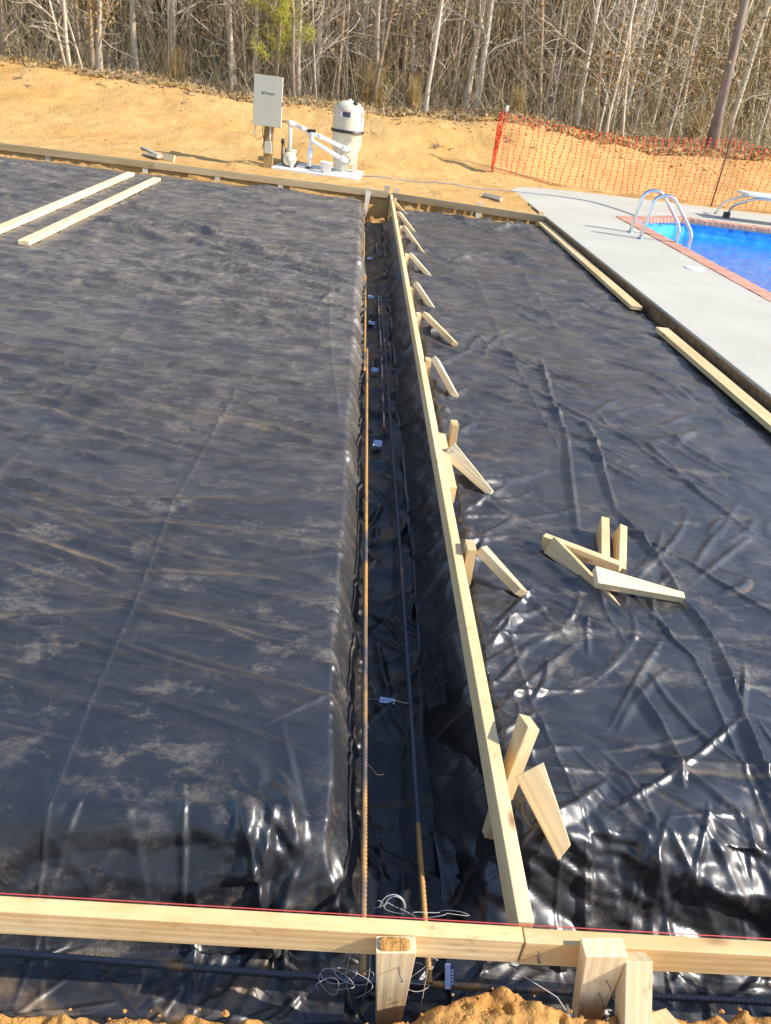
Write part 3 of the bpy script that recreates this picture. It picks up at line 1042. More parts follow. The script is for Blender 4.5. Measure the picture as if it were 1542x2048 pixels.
def right_disp(x, y):
    global SIDE, FLIP
    SIDE = -1.0; FLIP = False
    v = y + .3 * x + .3 * P(.6 * x, .6 * y, 51)
    n1 = P(.8 * x + 9, 2.0 * v, 53)
    h = .014 * ridge(n1, 2.8) * sm((y - 2) / 4) + .016 * P(1.2 * x, 1.2 * y, 56)
    g, du = folds(x, y, right_specs())
    near = 1 - .4 * sm((y - 3) / 5)
    h = h + g + seams(x, y, R_SEAM) + near * (.008 * crumple(x, y, 57, 3.2) + .0045 * crumple(x, y, 58, 7) + .0022 * crumple(x, y, 59, 16))
    we = np.exp(-((eR(y) - x) / .11) ** 2); wf = np.exp(-((y - 1.32) / .20) ** 2)
    h = h + we * .012 * crumple(x, y, 64, 6) + wf * (.040 * crumple(x, y, 67, 4.4) + .015 * crumple(x, y, 68, 9) + .007 * crumple(x, y, 69, 19))
    du = du * np.clip(.45 + 1.5 * P(x * 1.2, y * 1.2, 72), 0, 1)
    return h, np.maximum(du, sm((1.2 - y) / .06) * np.clip(fbm(x * 6, y * 8, 18) * 2.0, 0, 1) * .8)


def trench_disp(x, y):
    h = .014 * crumple(x, y, 81, 3.5) + .008 * crumple(x, y, 82, 8) + .005 * P(x * 4, y * 2, 83) + .008 * ridge(P(x * 3, y * 1.4, 84))
    q = np.random.default_rng(33)
    S = [(q.uniform(.2, .5), .95 + 10 * q.random() ** 1.6, q.uniform(0, 3.14), q.uniform(.06, .25), q.uniform(.006, .018), q.uniform(.015, .04), q.normal(0, .6), q.uniform(.3, .9), 0) for k in range(110)]
    S += [(.14 + q.normal(0, .02), y_, q.normal(0, .5), q.uniform(.05, .12), q.uniform(.006, .018), q.uniform(.012, .03), 0, .5, .5) for y_ in np.arange(1.2, 6, .07)]
    g, du = folds(x, y, S)
    h = h + g
    wl = np.exp(-((x - .16) / .05) ** 2)
    h = h + wl * .012 * crumple(x, y, 87, 7)
    return h, np.maximum(du, wl * np.clip(.5 + 1.3 * P(x * 3, y * 4, 89), 0, 1) * .6)


def press_down(V, boxes):
    for (x0, y0, x1, y1, w, zb) in boxes:
        d, sd = polydist(V[..., 0], V[..., 1], [(x0, y0), (x1, y1)])
        k = sm((w + .30 - d) / .26)
        V[..., 2] = np.where(V[..., 2] > zb, V[..., 2] * (1 - k) + zb * k, V[..., 2])


def steps(total, d0, grow, dmax):
    s = [0.0]; d = d0
    while s[-1] < total:
        s.append(s[-1] + d); d = min(d * grow, dmax)
    return np.array(s)


def yrows(y0, y1, k=.0035, d0=.0045):
    r = [y0]
    while r[-1] < y1:
        r.append(r[-1] + max(d0, k * (r[-1])))
    return np.array(r)


def sheet(name, X, Y, disp, mat, lift, label, boxes=()):
    nx, ny, nz = basen(X, Y)
    h, dust = disp(X, Y)
    h = h + lift
    V = np.stack([X + nx * h, Y + ny * h, base(X, Y) + nz * h], -1)
    press_down(V, boxes)
    ny_, nx_ = X.shape
    id_ = np.arange(ny_ * nx_).reshape(ny_, nx_)
    f = np.stack([id_[:-1, :-1], id_[:-1, 1:], id_[1:, 1:], id_[1:, :-1]], -1).reshape(-1, 4)
    me = mesh(name, V.reshape(-1, 3), f, mat, True, {'dust': ('FLOAT', np.clip(dust, 0, 1).ravel())})
    return ob(name, me, None, label, 'plastic sheet')


yr = yrows(.86, 12.42)
# left sheet: measured from its hanging hem inside the trench
s = np.concatenate([np.arange(0, 1.0, .0052), 1.0 + steps(6.6, .0060, 1.012, .042)])
Yg = np.repeat(yr[:, None], len(s), 1)
hem = eL(yr) + .085 + .022 * P(yr * 5, yr * 0 + 1, 91) + .014 * P(yr * 14, yr * 0 + 2, 92)
Xg = (hem[:, None] - s[None, :])[:, ::-1]
Yl = Yg + (.10 * P(Xg * 1.5, Xg * 0 + 3, 93) + .03 * P(Xg * 6, Xg * 0 + 3, 94)) * sm((Yg - 11.6) / .8)
hemlift = lambda X, Y: .008 + .022 * np.clip(1 - np.abs(X - (eL(Y) + .085)) / .05, 0, 1) * (.4 + P(Y * 7, Y * 0, 95))
sheet('plastic_sheet', Xg, Yl, left_disp, M_PL, hemlift(Xg, Yl), 'wide dusty black plastic sheet covering the slab bed left of the trench',
      [(-3.33, 6.4, -3.235, 12.08, .05, -.108), (-2.93, 7.27, -2.82, 11.89, .05, -.108)])
# trench liner
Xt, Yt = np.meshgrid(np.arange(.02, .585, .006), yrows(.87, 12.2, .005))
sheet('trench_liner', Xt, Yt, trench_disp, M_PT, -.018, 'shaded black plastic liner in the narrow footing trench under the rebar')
# right sheet
s = np.concatenate([np.arange(0, 1.2, .0056), 1.2 + steps(1.25, .0066, 1.02, .04)])
yr2 = yrows(.86, 12.02)
st = .435 + .02 * P(yr2 * 3, yr2 * 0 + 1, 96)
Xr = st[:, None] + s[None, :] * ((deck_x(yr2) - .10 + .05 * P(yr2 * 1.7, yr2 * 0 + 4, 97) - st) / s[-1])[:, None]
Yr = np.repeat(yr2[:, None], len(s), 1)
Yr = Yr + (.08 * P(Xr * 1.5, Xr * 0 + 6, 98)) * sm((Yr - 11.4) / .6)
sheet('plastic_sheet', Xr, Yr, right_disp, M_PR, .002, 'creased black plastic sheet between the trench and the pool deck',
      [(2.80, 12.09, 2.815, 7.43, .055, -.112), (2.828, 6.74, 2.90, 3.2, .055, -.108)])

# ------------------------------------------------------------------ dug sand in the foreground
X, Y = np.meshgrid(np.arange(-1.7, 2.3, .0065), np.concatenate([np.arange(-1.2, .45, .03), np.arange(.45, 1.0, .0055)]))
def sand_front(X, Y):
    return .914 + .060 * fbm(X * 2.6, Y * 0 + 3, 101) + .070 * np.exp(-((X - .47) / .20) ** 2) + .055 * sm((X - .62) / .2) + .022 * P(X * 9, Y * 0, 102) + .012 * P(X * 26, Y * 0, 103)


front = sand_front(X, Y)
t = (front - Y) / .045
zt = -.145 + .050 * np.exp(-((X - .45) / .22) ** 2) * np.exp(-((Y - .88) / .12) ** 2) + .015 * sm((X - .6) / .2)
wX = X + .02 * P(X * 9, Y * 9, 112); wY = Y + .02 * P(X * 9, Y * 9, 113)
lump = .024 * np.abs(fbm(X * 6, Y * 6, 104)) + .014 * tri(wX * 18, wY * 18, 105) + .009 * tri(wX * 41 + 3, wY * 41, 106) + .006 * np.abs(fbm(X * 70, Y * 70, 109))
f1, f2 = worley(X * 24, Y * 24, 107)
lump = lump + .022 * np.clip(.55 - f1, 0, 1) * np.clip(.5 + 1.8 * P(X * 5, Y * 5, 108), 0, 1)
Z = -.30 + (zt + .30) * sm(t) + lump * np.clip(t * 2, 0, 1)
n_, m_ = X.shape
id_ = np.arange(n_ * m_).reshape(n_, m_)
ob('sand_bank_edge', mesh('sand_bank_edge', np.stack([X, np.minimum(Y, front + .01 + 0 * Y), Z], -1).reshape(-1, 3),
   np.stack([id_[:-1, :-1], id_[:-1, 1:], id_[1:, 1:], id_[1:, :-1]], -1).reshape(-1, 4), M_SAND, True), kind='structure')


def fz(x, y):
    return -.150 + .050 * math.exp(-((x - .45) / .22) ** 2) * math.exp(-((y - .88) / .12) ** 2) + .015 * float(sm((x - .6) / .2))


parts = []
ico = bmesh.new(); bmesh.ops.create_icosphere(ico, subdivisions=2, radius=1.0)
iv = np.array([v.co[:] for v in ico.verts]); iff = [tuple(v.index for v in f.verts) for f in ico.faces]; ico.free()
for k in range(330):
    x = rng.uniform(-1.0, 1.5); y = rng.uniform(.74, .915) + (.05 if .33 < x < .6 else .03 if x >= .6 else 0)
    if y > float(sand_front(np.array([x]), np.array([y]))[0]) - .02:
        continue
    r = rng.uniform(.0018, .005) if rng.random() < .85 else rng.uniform(.006, .014)
    dv_ = iv * (.75 + .55 * np.array(RND[(np.arange(len(iv)) * 37 + k * 91) & 4095]))[:, None]
    parts.append((dv_ * r * np.array([1, rng.uniform(.7, 1), rng.uniform(.55, .8)]) + np.array([x, y, fz(x, y) + .010]), iff))
v, f = join_geo(parts)
ob('sand_clods', mesh('sand_clods', v, f, M_SAND, False), label='loose orange sand clods strewn along the near trench edge', cat='sand clods', kind='stuff')

# ------------------------------------------------------------------ form boards
FB = 'pine form boards'
lumber('form_board', (-2.2, 1.044, -.040), (.527, 1.021, -.042), (0, 0, 1), .082, .036, M_FRONT, None,
       'sand-stained pine form board across the foreground, left of the joint', 'form board', segs=6)
lumber('form_board', (.530, 1.019, -.043), (2.6, 1.008, -.041), (0, 0, 1), .084, .036, M_FRONT, None,
       'clean-topped pine form board across the foreground, right of the joint', 'form board', segs=6)
lumber('form_board', (.540, 1.05, -.045), (.536, 7.2, -.045), (0, 0, 1), .089, .038, M_PINE, None,
       'long pale pine form board standing on edge beside the trench, near half', 'form board', segs=8)
lumber('form_board', (.537, 7.203, -.045), (.538, 12.55, -.045), (0, 0, 1), .089, .038, M_PINE, None,
       'long pale pine form board beside the trench, far half meeting the rear form', 'form board', segs=8)
lumber('splice_board', (.578, 3.18, -.052), (.577, 3.80, -.050), (0, 0, 1), .086, .036, M_PINE, None,
       'short pine splice board nailed alongside the long trench form board', 'splice board')
lumber('form_board', (-8.5, 12.95, -.045), (-3.1, 12.90, -.045), (0, 0, 1), .10, .038, M_OLD, None,
       'weathered tan form board along the rear edge, leftmost length', 'form board', segs=3)
lumber('form_board', (-3.097, 12.90, -.045), (.50, 12.83, -.045), (0, 0, 1), .10, .038, M_OLD, None,
       'weathered tan form board at the rear in front of the filter tank', 'form board', segs=3)
lumber('form_board', (.56, 12.74, -.045), (2.87, 12.235, -.045), (0, 0, 1), .10, .038, M_OLD, None,
       'weathered tan form board from the trench to the deck corner', 'form board', segs=3)
# red chalk string along the front boards
tube('chalk_string', [(-2.2, 1.064, .003), (-.8, 1.0535, .003), (.527, 1.0405, .003), (2.6, 1.0285, .002)], .0012, M_REDLINE, None, 6, label='thin red string stretched along the front form board', cat='string')


# stakes (2x4 cut to a long point)
def stake(name, top, bottom, mat, label, group=None, wdir=(0, 1, 0), W=.089, T=.038, W1=.03, side=-1, cat='stake', parts=None):
    o = lumber(name, top, bottom, wdir, W, T, mat, None, label, cat, group, W1=W1, side=side, segs=3)
    return o


def nail(parent, loc, d, L=.03, bend=None):
    """loc and d are in the parent's local space (its origin is unrotated)"""
    loc = Vector(loc); d = Vector(d).normalized()
    p1 = loc + d * L
    pts = [loc - d * .01, loc, p1] if bend is None else [loc - d * .01, loc + d * L * .6, loc + d * L * .6 + Vector(bend)]
    e = Vector(pts[-1]) - Vector(pts[-2]); e.normalize()
    v1, f1_ = tube_geo([tuple(q) for q in pts], .0016, 6)
    q = Vector(pts[-1])
    v2, f2_ = tube_geo([tuple(q - e * .0008), tuple(q + e * .0012)], .0042, 8)
    v, f = join_geo([(v1, f1_), (v2, f2_)])
    return ob('nail', mesh('nail', v, f, M_NAIL, False), parent)


# (stake top, kicker top, kicker foot, kicker broad side towards the camera?)
SK = [('A', (.578, 12.0, .03), None, (.585, 11.95, -.03), (.718, 11.55, -.105), False, 'farthest small stake at the rear end of the trench board', 'farthest short brace at the rear end of the trench board'),
      ('B', (.580, 10.95, .005), None, (.605, 10.93, -.01), (.766, 10.256, -.105), False, 'second farthest stake along the trench board', 'second farthest brace along the trench board, crossing behind the third'),
      ('C', (.584, 9.85, .012), None, (.625, 9.86, .0), (.802, 9.009, -.105), False, 'third farthest stake along the trench board', 'third farthest long brace along the trench board'),
      ('D', (.582, 8.25, .010), None, (.625, 8.28, .0), (.799, 7.929, -.105), False, 'stake beside the trench board, seventh counted from the front board', 'pale brace leaning to the trench board, seventh from the front board'),
      ('E', (.578, 7.02, -.03), None, (.615, 7.04, .0), (.745, 6.708, -.105), False, 'low stake beside the trench board, sixth counted from the front board', 'pale brace leaning to the trench board, sixth from the front board'),
      ('F', (.580, 6.06, .005), None, (.630, 6.07, .0), (.845, 5.724, -.105), False, 'stake beside the trench board, fifth counted from the front board', 'long slanting brace at the trench board, fifth from the front board'),
      ('G', (.580, 4.96, .008), None, (.630, 4.98, .0), (.740, 4.649, -.105), False, 'stake beside the trench board, fourth counted from the front board', 'brace leaning to the trench board, fourth from the front board'),
      ('H', (.640, 3.82, .050), None, (.595, 3.57, .0), (.825, 3.36, -.10), True, 'tall thick stake behind the splice board, its top well above the form', 'broad-faced tapered brace beside the splice board'),
      ('I', (.590, 2.62, .030), None, (.640, 2.64, .0), (.80, 2.49, -.10), False, 'square-topped stake near the loose wedge pile', 'thick brace with dark stamp mark nearest the loose wedge pile'),
      ('J', (.640, 1.625, .060), (.558, 1.50, -.27), (.630, 1.50, -.0), (.738, 1.335, -.112), True, 'thickest leaning stake nearest the front, top cut square', 'big tapered brace nearest the front with a nail in it')]
for nm, top, bot, k0, k1, broad, ls, lk in SK:
    bot = bot or (top[0] + .004, top[1] - .02, -.36)
    so = stake('stake', top, bot, M_PINE if nm not in 'CDF' else M_PINE2, ls, 'stakes along the trench form board', W=.086, W1=.035)
    d = Vector(k1) - Vector(k0)
    if broad:
        # broad face towards -Y (the front), set against the near side of its stake
        wd = d.cross(Vector((0, -1, .35)))
        ko = lumber('brace', k0, k1, wd, .089, .038, M_PINE if nm == 'J' else M_PINE2, None, lk, 'brace', 'braces along the trench form board', W1=.050 if nm == 'J' else .036, side=1, segs=2, cut=.02)
    else:
        ko = lumber('brace', k0, k1, (0, 1, .0), .062, .038, M_PINE2 if nm in 'BDEGI' else M_PINE, None, lk, 'brace', 'braces along the trench form board', W1=.036, side=1, segs=2, cut=.03)
    if nm == 'J':
        nail(ko, (.0, -.026, -.028), (.1, -.9, .5), .022, (-.004, -.004, .002))
    if nm == 'H':
        nail(ko, (.01, -.02, .004), (.1, -.9, .4), .012)

# loose wedge pile
PILE = [((.975, 2.90, -.095), (1.262, 2.70, -.045), (0, 0, 1), .075, .038, .035, 'wedge stake lying across the others at the back of the loose pile'),
        ((.995, 2.855, -.080), (1.245, 2.515, -.113), (.35, .25, .9), .085, .038, .020, 'wedge stake under the pile with its thin tip poking out in front'),
        ((1.288, 3.07, -.075), (1.197, 2.63, -.10), (.05, 0, 1), .089, .038, .025, 'upright-edged wedge stake pointing at the camera in the loose pile'),
        ((1.125, 2.60, -.060), (1.505, 2.60, -.098), (.0, 1, .35), .088, .038, .030, 'bright wedge stake lying foremost in the loose pile'),
        ((1.360, 3.03, -.080), (1.294, 2.74, -.095), (.25, 0, 1), .08, .036, .040, 'shorter block with frayed end at the right of the loose pile')]
for p0, p1, wd, W, T, W1, l in PILE:
    lumber('wedge_stake', p0, p1, wd, W, T, M_PINE if 'bright' not in l else M_PINE2, None, l, 'stake', 'loose wedge stakes in a pile', W1=W1, side=-1, segs=2)

# front stakes on the near side of the front form
FS = empty('stake', (.236, .983, 0), 'front stake with sawdust-stained top left of centre', 'stake', 'stakes along the front form board')


def pstake(root, x0, x1, t0, zb, xb0, xb1, T, mat, capmat=None, lean=0.0):
    w = (x1 - x0)
    me = lumber_mesh('body', (0, 0, 0), ((xb0 + xb1) / 2 - (x0 + x1) / 2, lean, zb), (1, 0, 0), w, T, mat, W1=xb1 - xb0, segs=3)
    return ob('body', me, root)


pstake(FS, .192, .280, 0, -.42, .238, .285, .038, M_PINE2)
nail(FS, (.012, -.018, -.055), (.05, -1, .2), .03, (.006, -.012, -.004))
sv_, sf_ = [], []
gx_, gy_ = np.meshgrid(np.linspace(-.037, .030, 40), np.linspace(-.0165, .0165, 22))
rr = np.clip(1 - ((gx_ + .003) / .036) ** 4 - (gy_ / .0165) ** 4, 0, 1)
gzv = .0008 + rr ** .5 * .0025 + rr * .004 * np.abs(fbm(gx_ * 160, gy_ * 160, 120, 3)) - (rr <= 0) * .004
ii = np.arange(gx_.size).reshape(gx_.shape)
o = ob('sand_patch', mesh('sand_patch', np.stack([gx_, gy_, gzv], -1).reshape(-1, 3), np.stack([ii[:-1, :-1], ii[:-1, 1:], ii[1:, 1:], ii[1:, :-1]], -1).reshape(-1, 4), M_SAND, True), FS)
FS2 = empty('stake', (.697, .982, .030), 'wide front stake with two bent nails right of centre', 'stake', 'stakes along the front form board')
pstake(FS2, .650, .745, 0, -.26, .690, .745, .045, M_PINE2, lean=-.01)
nail(FS2, (.02, -.024, -.085), (.15, -.9, .25), .03, (.012, -.012, -.02))
nail(FS2, (.016, -.024, -.135), (.1, -.9, .25), .028, (.008, -.010, -.018))
kb = lumber('brace', (.775, .985, .0), (.785, .80, -.26), (1, 0, 0), .062, .06, M_PINE2, None, 'stout pale brace post leaning on the front board at lower right', 'brace', segs=2)
lumber('stake', (.835, .90, -.10), (.86, .82, -.30), (1, .3, 0), .075, .05, M_PINE2, None, 'short pale block stake low at the foot of the stout brace', 'stake')
jb = [q for q in COL.objects if q.get('label', '').startswith('clean-topped')][0]
nail(jb, (.035, -.02, .012), (.05, -1, .3), .02, (.0, -.004, -.012))
nail(jb, (.036, -.02, -.004), (.05, -1, .1), .014)

# loose boards
lumber('loose_board', (-3.33, 6.4, -.086), (-3.235, 12.08, -.086), (1, 0, 0), .10, .038, M_PINE2, None,
       'loose pale two-by-four lying flat on the plastic, the left one of the pair', 'board', segs=3)
lumber('loose_board', (-2.93, 7.27, -.086), (-2.82, 11.89, -.086), (1, 0, 0), .10, .038, M_PINE2, None,
       'loose pale two-by-four lying flat on the plastic, the right one of the pair', 'board', segs=3)
lumber('loose_board', (2.80, 12.09, -.088), (2.815, 7.43, -.082), (1, 0, 0), .115, .038, M_PINE, None,
       'loose pine board lying along the pool deck edge, farther one', 'board', segs=3)
lumber('loose_board', (2.828, 6.74, -.082), (2.90, 3.2, -.080), (1, 0, 0), .115, .038, M_PINE, None,
       'loose pine board lying along the pool deck edge, nearer one', 'board', segs=3)

# stakes behind / under the rear form
for k, (x, y, l) in enumerate([(-4.70, 12.96, 'grey stake end under the rear form board near the left picture edge'), (-3.24, 12.93, 'grey stake end under the rear form just left of the loose boards'),
                               (-2.14, 12.905, 'grey stake end under the rear form right of the loose boards'), (-1.17, 12.885, 'grey stake end under the rear form below the control panel')]):
    lumber('rear_stake', (x, y - .02, -.096), (x + .01, y - .05, -.26), (1, 0, 0), .085, .036, M_GREYWOOD, None, l, 'stake', 'stakes under the rear form board', W1=.06)
for x, y, z, l in [(.18, 12.86, .035, 'white stake block behind the rear form left of the trench'), (.475, 12.90, .07, 'grey stake standing behind the rear form where the trench ends'),
                   (.63, 12.78, .07, 'pale stake standing behind the rear form just right of the trench'), (1.90, 12.49, .05, 'pale stake behind the rear form midway to the deck'),
                   (2.82, 12.29, .06, 'pale stake at the deck corner of the rear form')]:
    lumber('rear_stake', (x, y + .03, z), (x + .01, y + .035, -.25), (1, 0, 0), .085, .036, M_PINE2 if 'grey' not in l else M_GREYWOOD, None, l, 'stake', 'stakes behind the rear form board', W1=.05)
lumber('rear_stake', (1.88, 12.405, -.096), (1.87, 12.37, -.22), (1, 0, 0), .08, .036, M_GREYWOOD, None, 'stake foot showing under the rear form midway to the deck', 'stake', W1=.06)
lumber('hanging_stake', (.19, 12.79, -.03), (.165, 12.63, -.42), (1, 0, 0), .085, .038, M_GREYWOOD, None, 'grey wedge stake hanging on the rear form inside the trench end', 'stake', W1=.03)


# ------------------------------------------------------------------ rebar
def rebar(name, pts, r, label, mat=None, grp=None):
    pts = np.array(pts, float)
    seg = np.linalg.norm(np.diff(pts, axis=0), axis=1).sum()
    cum = np.concatenate([[0], np.cumsum(np.linalg.norm(np.diff(pts, axis=0), axis=1))])
    # ribs: dense rings near the camera, sparser afar
    s = [0.0]
    k = 0
    while s[-1] < seg:
        yy = np.interp(s[-1], cum, pts[:, 1])
        s.append(s[-1] + (.0045 if yy < 3.2 else .05)); k += 1
    s = np.array(s[:-1] + [seg])
    P3 = np.stack([np.interp(s, cum, pts[:, i]) for i in range(3)], -1)
    yv = P3[:, 1]
    rr = np.where(yv < 3.2, r * (.94 + .17 * ((np.arange(len(s)) % 3) == 0)), r * 1.04)
    v, f = tube_geo(P3, rr, 8)
    return ob(name, mesh(name, v, f, mat or M_REBAR, True), None, label, 'rebar', grp)


rebar('rebar', [(.185, 1.045, -.232), (.187, 1.3, -.230), (.188, 2.3, -.228), (.190, 4.0, -.226), (.192, 5.75, -.228)], .0092, 'straight rebar along the left side of the trench, near length')
rebar('rebar', [(.174, 5.25, -.226), (.176, 6.6, -.228), (.174, 8.15, -.23)], .0096, 'rebar along the left side of the trench, middle length overlapping the near one')
rebar('rebar', [(.157, 7.8, -.23), (.152, 10, -.23), (.139, 12.3, -.23)], .010, 'rebar along the left side of the trench, farthest length')
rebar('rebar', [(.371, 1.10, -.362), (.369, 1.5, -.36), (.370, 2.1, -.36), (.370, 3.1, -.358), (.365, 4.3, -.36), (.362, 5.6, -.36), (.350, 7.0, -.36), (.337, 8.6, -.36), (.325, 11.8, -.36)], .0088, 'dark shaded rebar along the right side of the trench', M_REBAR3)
rebar('rebar', [(.318, 4.6, -.362), (.322, 6.2, -.362), (.318, 8.0, -.36)], .0078, 'second dark rebar lapped beside the right-hand trench rebar', M_REBAR2)
rebar('rebar', [(-1.6, 1.150, -.362), (-.71, 1.130, -.362), (.168, 1.105, -.37), (.75, 1.10, -.372), (2.2, 1.09, -.37)], .0092, 'blue-grey rebar lying crosswise under the front form board', M_REBAR2)

# tie wires between the bars
for y, l in ((1.99, 'thin tie wire joining the two trench rebars nearest the front'), (3.75, 'thin tie wire joining the trench rebars at mid length')):
    tube('tie_wire', [(.186, y, -.252), (.215, y + .02, -.262), (.30, y + .06, -.30), (.372, y + .10, -.352)], .0013, M_NAIL, None, 5, label=l, cat='wire')
tube('tie_wire', [(.186, 1.95, -.245), (.165, 1.93, -.25), (.155, 1.85, -.27), (.170, 1.80, -.30), (.25, 1.80, -.405), (.36, 1.82, -.40)], .0016, M_WIRE, None, 5, label='dark tie wire drooping from the left rebar beside the paper tag', cat='wire')


# paper tags on the liner
def tag_at(x, y, w, d, rot, label):
    z = float(base(np.array([x]), np.array([y]))[0]) + .016
    t = empty('paper_tag', (x, y, z), label, 'tag', 'white paper tags in the trench')
    t.rotation_euler = (rad(6), 0, rot)
    box('paper', (-w / 2, w / 2, -d / 2, d / 2, 0, .0012), M_PAPER, t)
    parts = []
    for k in range(7):
        xx = -w * .38 + k * w * .032
        parts.append(box_geo(xx, xx + w * (.012 + .008 * (k % 2)), -d * .25, d * .22, .0012, .0015))
    parts.append(box_geo(-w * .08, w * .40, d * .08, d * .16, .0012, .0015))
    parts.append(box_geo(-w * .08, w * .30, -d * .22, -d * .16, .0012, .0015))
    v, f = join_geo(parts)
    ob('printed_bars', mesh('printed_bars', v, f, M_PALEINK), t)


for x, y, w, l in [(.292, 2.165, .058, 'white paper tag, tinted blue for the shade, nearest the front in the trench'), (.282, 4.46, .055, 'second nearest paper tag in the trench, by a tie wire'), (.275, 5.83, .055, 'third nearest paper tag in the trench'),
                   (.257, 7.1, .06, 'fourth nearest paper tag in the trench'), (.255, 8.03, .06, 'second farthest paper tag in the trench'), (.250, 9.88, .065, 'farthest paper tag in the trench')]:
    tag_at(x, y, w, .026 if y < 4 else .075, rad(-6), l)
tg = empty('bag_label', (.415, 1.095, -.315), 'white and navy printed label under the front form board', 'label')
tg.rotation_euler = (rad(35), 0, rad(2))
box('paper', (-.011, .003, -.028, .028, 0, .001), M_PAPER, tg)
box('navy_strip', (.0032, .0125, -.022, .022, 0, .001), M_BLUEINK, tg)
v, f = join_geo([box_geo(.0050, .0108, -.018 + k * .0072, -.0132 + k * .0072, .001, .0014) for k in range(5)])
ob('lettering', mesh('lettering', v, f, M_PAPER), tg)


# string and wire tangle beneath the front board
def loop_path(c, a, b, n, seed, z, turns=1.0, dz=.0):
    q = np.random.default_rng(seed)
    ph = q.uniform(0, 6.28)
    t = np.linspace(0, turns * 2 * math.pi, n)
    w = 1 + .25 * np.sin(t * .7 + ph)
    return np.stack([c[0] + a * np.cos(t + ph) * w, c[1] + b * np.sin(t + ph) * w, z + dz * np.sin(t * .5 + ph) + .012 * np.sin(t * 1.7)], -1)


tw = []
for k, (cx_, cy_, a, b, z, tn, dz) in enumerate([(.135, 1.035, .040, .018, -.24, 1.6, .03), (.11, 1.03, .028, .020, -.25, 1.2, .02), (.17, 1.02, .045, .022, -.22, 1.4, .04), (.32, 1.035, .04, .022, -.24, 1.2, .03)]):
    tw.append(tube_geo(loop_path((cx_, cy_), a, b, 46, 300 + k, z, tn, dz), .0008, 5))
for p in ([(.150, 1.03, -.06), (.149, 1.04, -.12), (.140, 1.02, -.20), (.165, .985, -.27)], [(.19, 1.05, -.09), (.20, 1.03, -.2), (.19, 1.0, -.26)], [(.33, 1.04, -.07), (.333, 1.02, -.2), (.325, .97, -.30)], [(.37, 1.05, -.06), (.335, 1.03, -.15), (.29, 1.01, -.18)]):
    tw.append(tube_geo(arc_path(p, .03, 5), .0008, 5))
v, f = join_geo(tw)
ob('string_tangle', mesh('string_tangle', v, f, M_STRING, True), label='tangle of thin white string hanging under the front form board', cat='string')
tw = []
for k, (cx_, cy_, a, z) in enumerate([(.235, 1.085, .030, -.03), (.240, 1.088, .024, -.035)]):
    t = np.linspace(0, math.pi, 24)
    tw.append(tube_geo(np.stack([cx_ + a * np.cos(t), cy_ + .015 * np.sin(t), z + a * 1.0 * np.sin(t)], -1), .0013, 6))
for k in range(2):
    q = np.random.default_rng(600 + k)
    t = np.linspace(0, 1, 26)
    x = .19 + .22 * t + .01 * np.sin(t * 20 + k)
    tw.append(tube_geo(np.stack([x, 1.085 + .012 * np.sin(t * (8 + k) + k) + .004 * k, -.035 + .012 * np.sin(t * (11 + k * 1.7) + k * 2) - .015 * t], -1), .0007, 5))
v, f = join_geo(tw)
ob('wire_bundle', mesh('wire_bundle', v, f, M_STRINGW, True), label='loose bundle of white wire loops behind the front form board', cat='wire')
tube('mason_line', [(.483, 1.04, -.092), (.53, 1.0, -.112), (.617, .948, -.115), (.65, .90, -.13)], .0012, M_STRING, None, 5, label='taut white line running from the front board into the sand', cat='string')

# ------------------------------------------------------------------ pool equipment
slab('equipment_pad', [(-1.42, 13.80), (.02, 13.62), (.10, 14.75), (-1.30, 14.95)], -.06, .035, M_WHITE, .01)
o = COL.objects[-1]; o['label'] = 'white equipment pad under the pump and filter tank'; o['category'] = 'pad'

ft = empty('filter_tank', (-.235, 14.45, .035), 'cream filter tank with black clamp band on the white pad', 'filter tank')
R_ = .262
lathe('lower_body', [(0, .10), (.15, .10), (.20, .13), (.205, .30), (.245, .40), (.250, .60), (R_, .615)], M_CREAM, ft, 36)
for k in range(3):
    a = k * 2 * math.pi / 3 + .5
    v, f = box_geo(-.09, .09, .12, .205, 0, .30)
    me = mesh('foot', v, f, M_CREAM); bevel_mesh(me, .012)
    o = ob('foot', me, ft); o.rotation_euler = (0, 0, a)
lathe('clamp_band', [(.262, .598), (.278, .602), (.280, .640), (.262, .645)], M_BLACK, ft, 36)
box('clamp_bolt', (.10, .24, -.30, -.262, .612, .632), M_CHROME, ft, .004)
lathe('upper_body', [(.262, .646), (.258, .80), (.252, .93), (.235, .985), (.17, 1.045), (.08, 1.075), (.03, 1.08), (.03, 1.10), (0, 1.105)], M_CREAM, ft, 36)
vl = lathe('air_valve', [(0, 1.10), (.018, 1.10), (.018, 1.14), (.03, 1.145), (.03, 1.17), (0, 1.18)], M_BLACK, ft, 12)


def wrap_patch(name, r, a0, a1, z0, z1, mat, parent, n=8):
    aa = np.linspace(rad(a0), rad(a1), n)
    v = [(r * math.sin(a), -r * math.cos(a), z) for z in (z0, z1) for a in aa]
    v += [((r - .004) * math.sin(a), -(r - .004) * math.cos(a), z) for z in (z0, z1) for a in aa]
    f = [(k, k + 1, n + k + 1, n + k) for k in range(n - 1)]
    return ob(name, mesh(name, v, f, mat, True), parent)


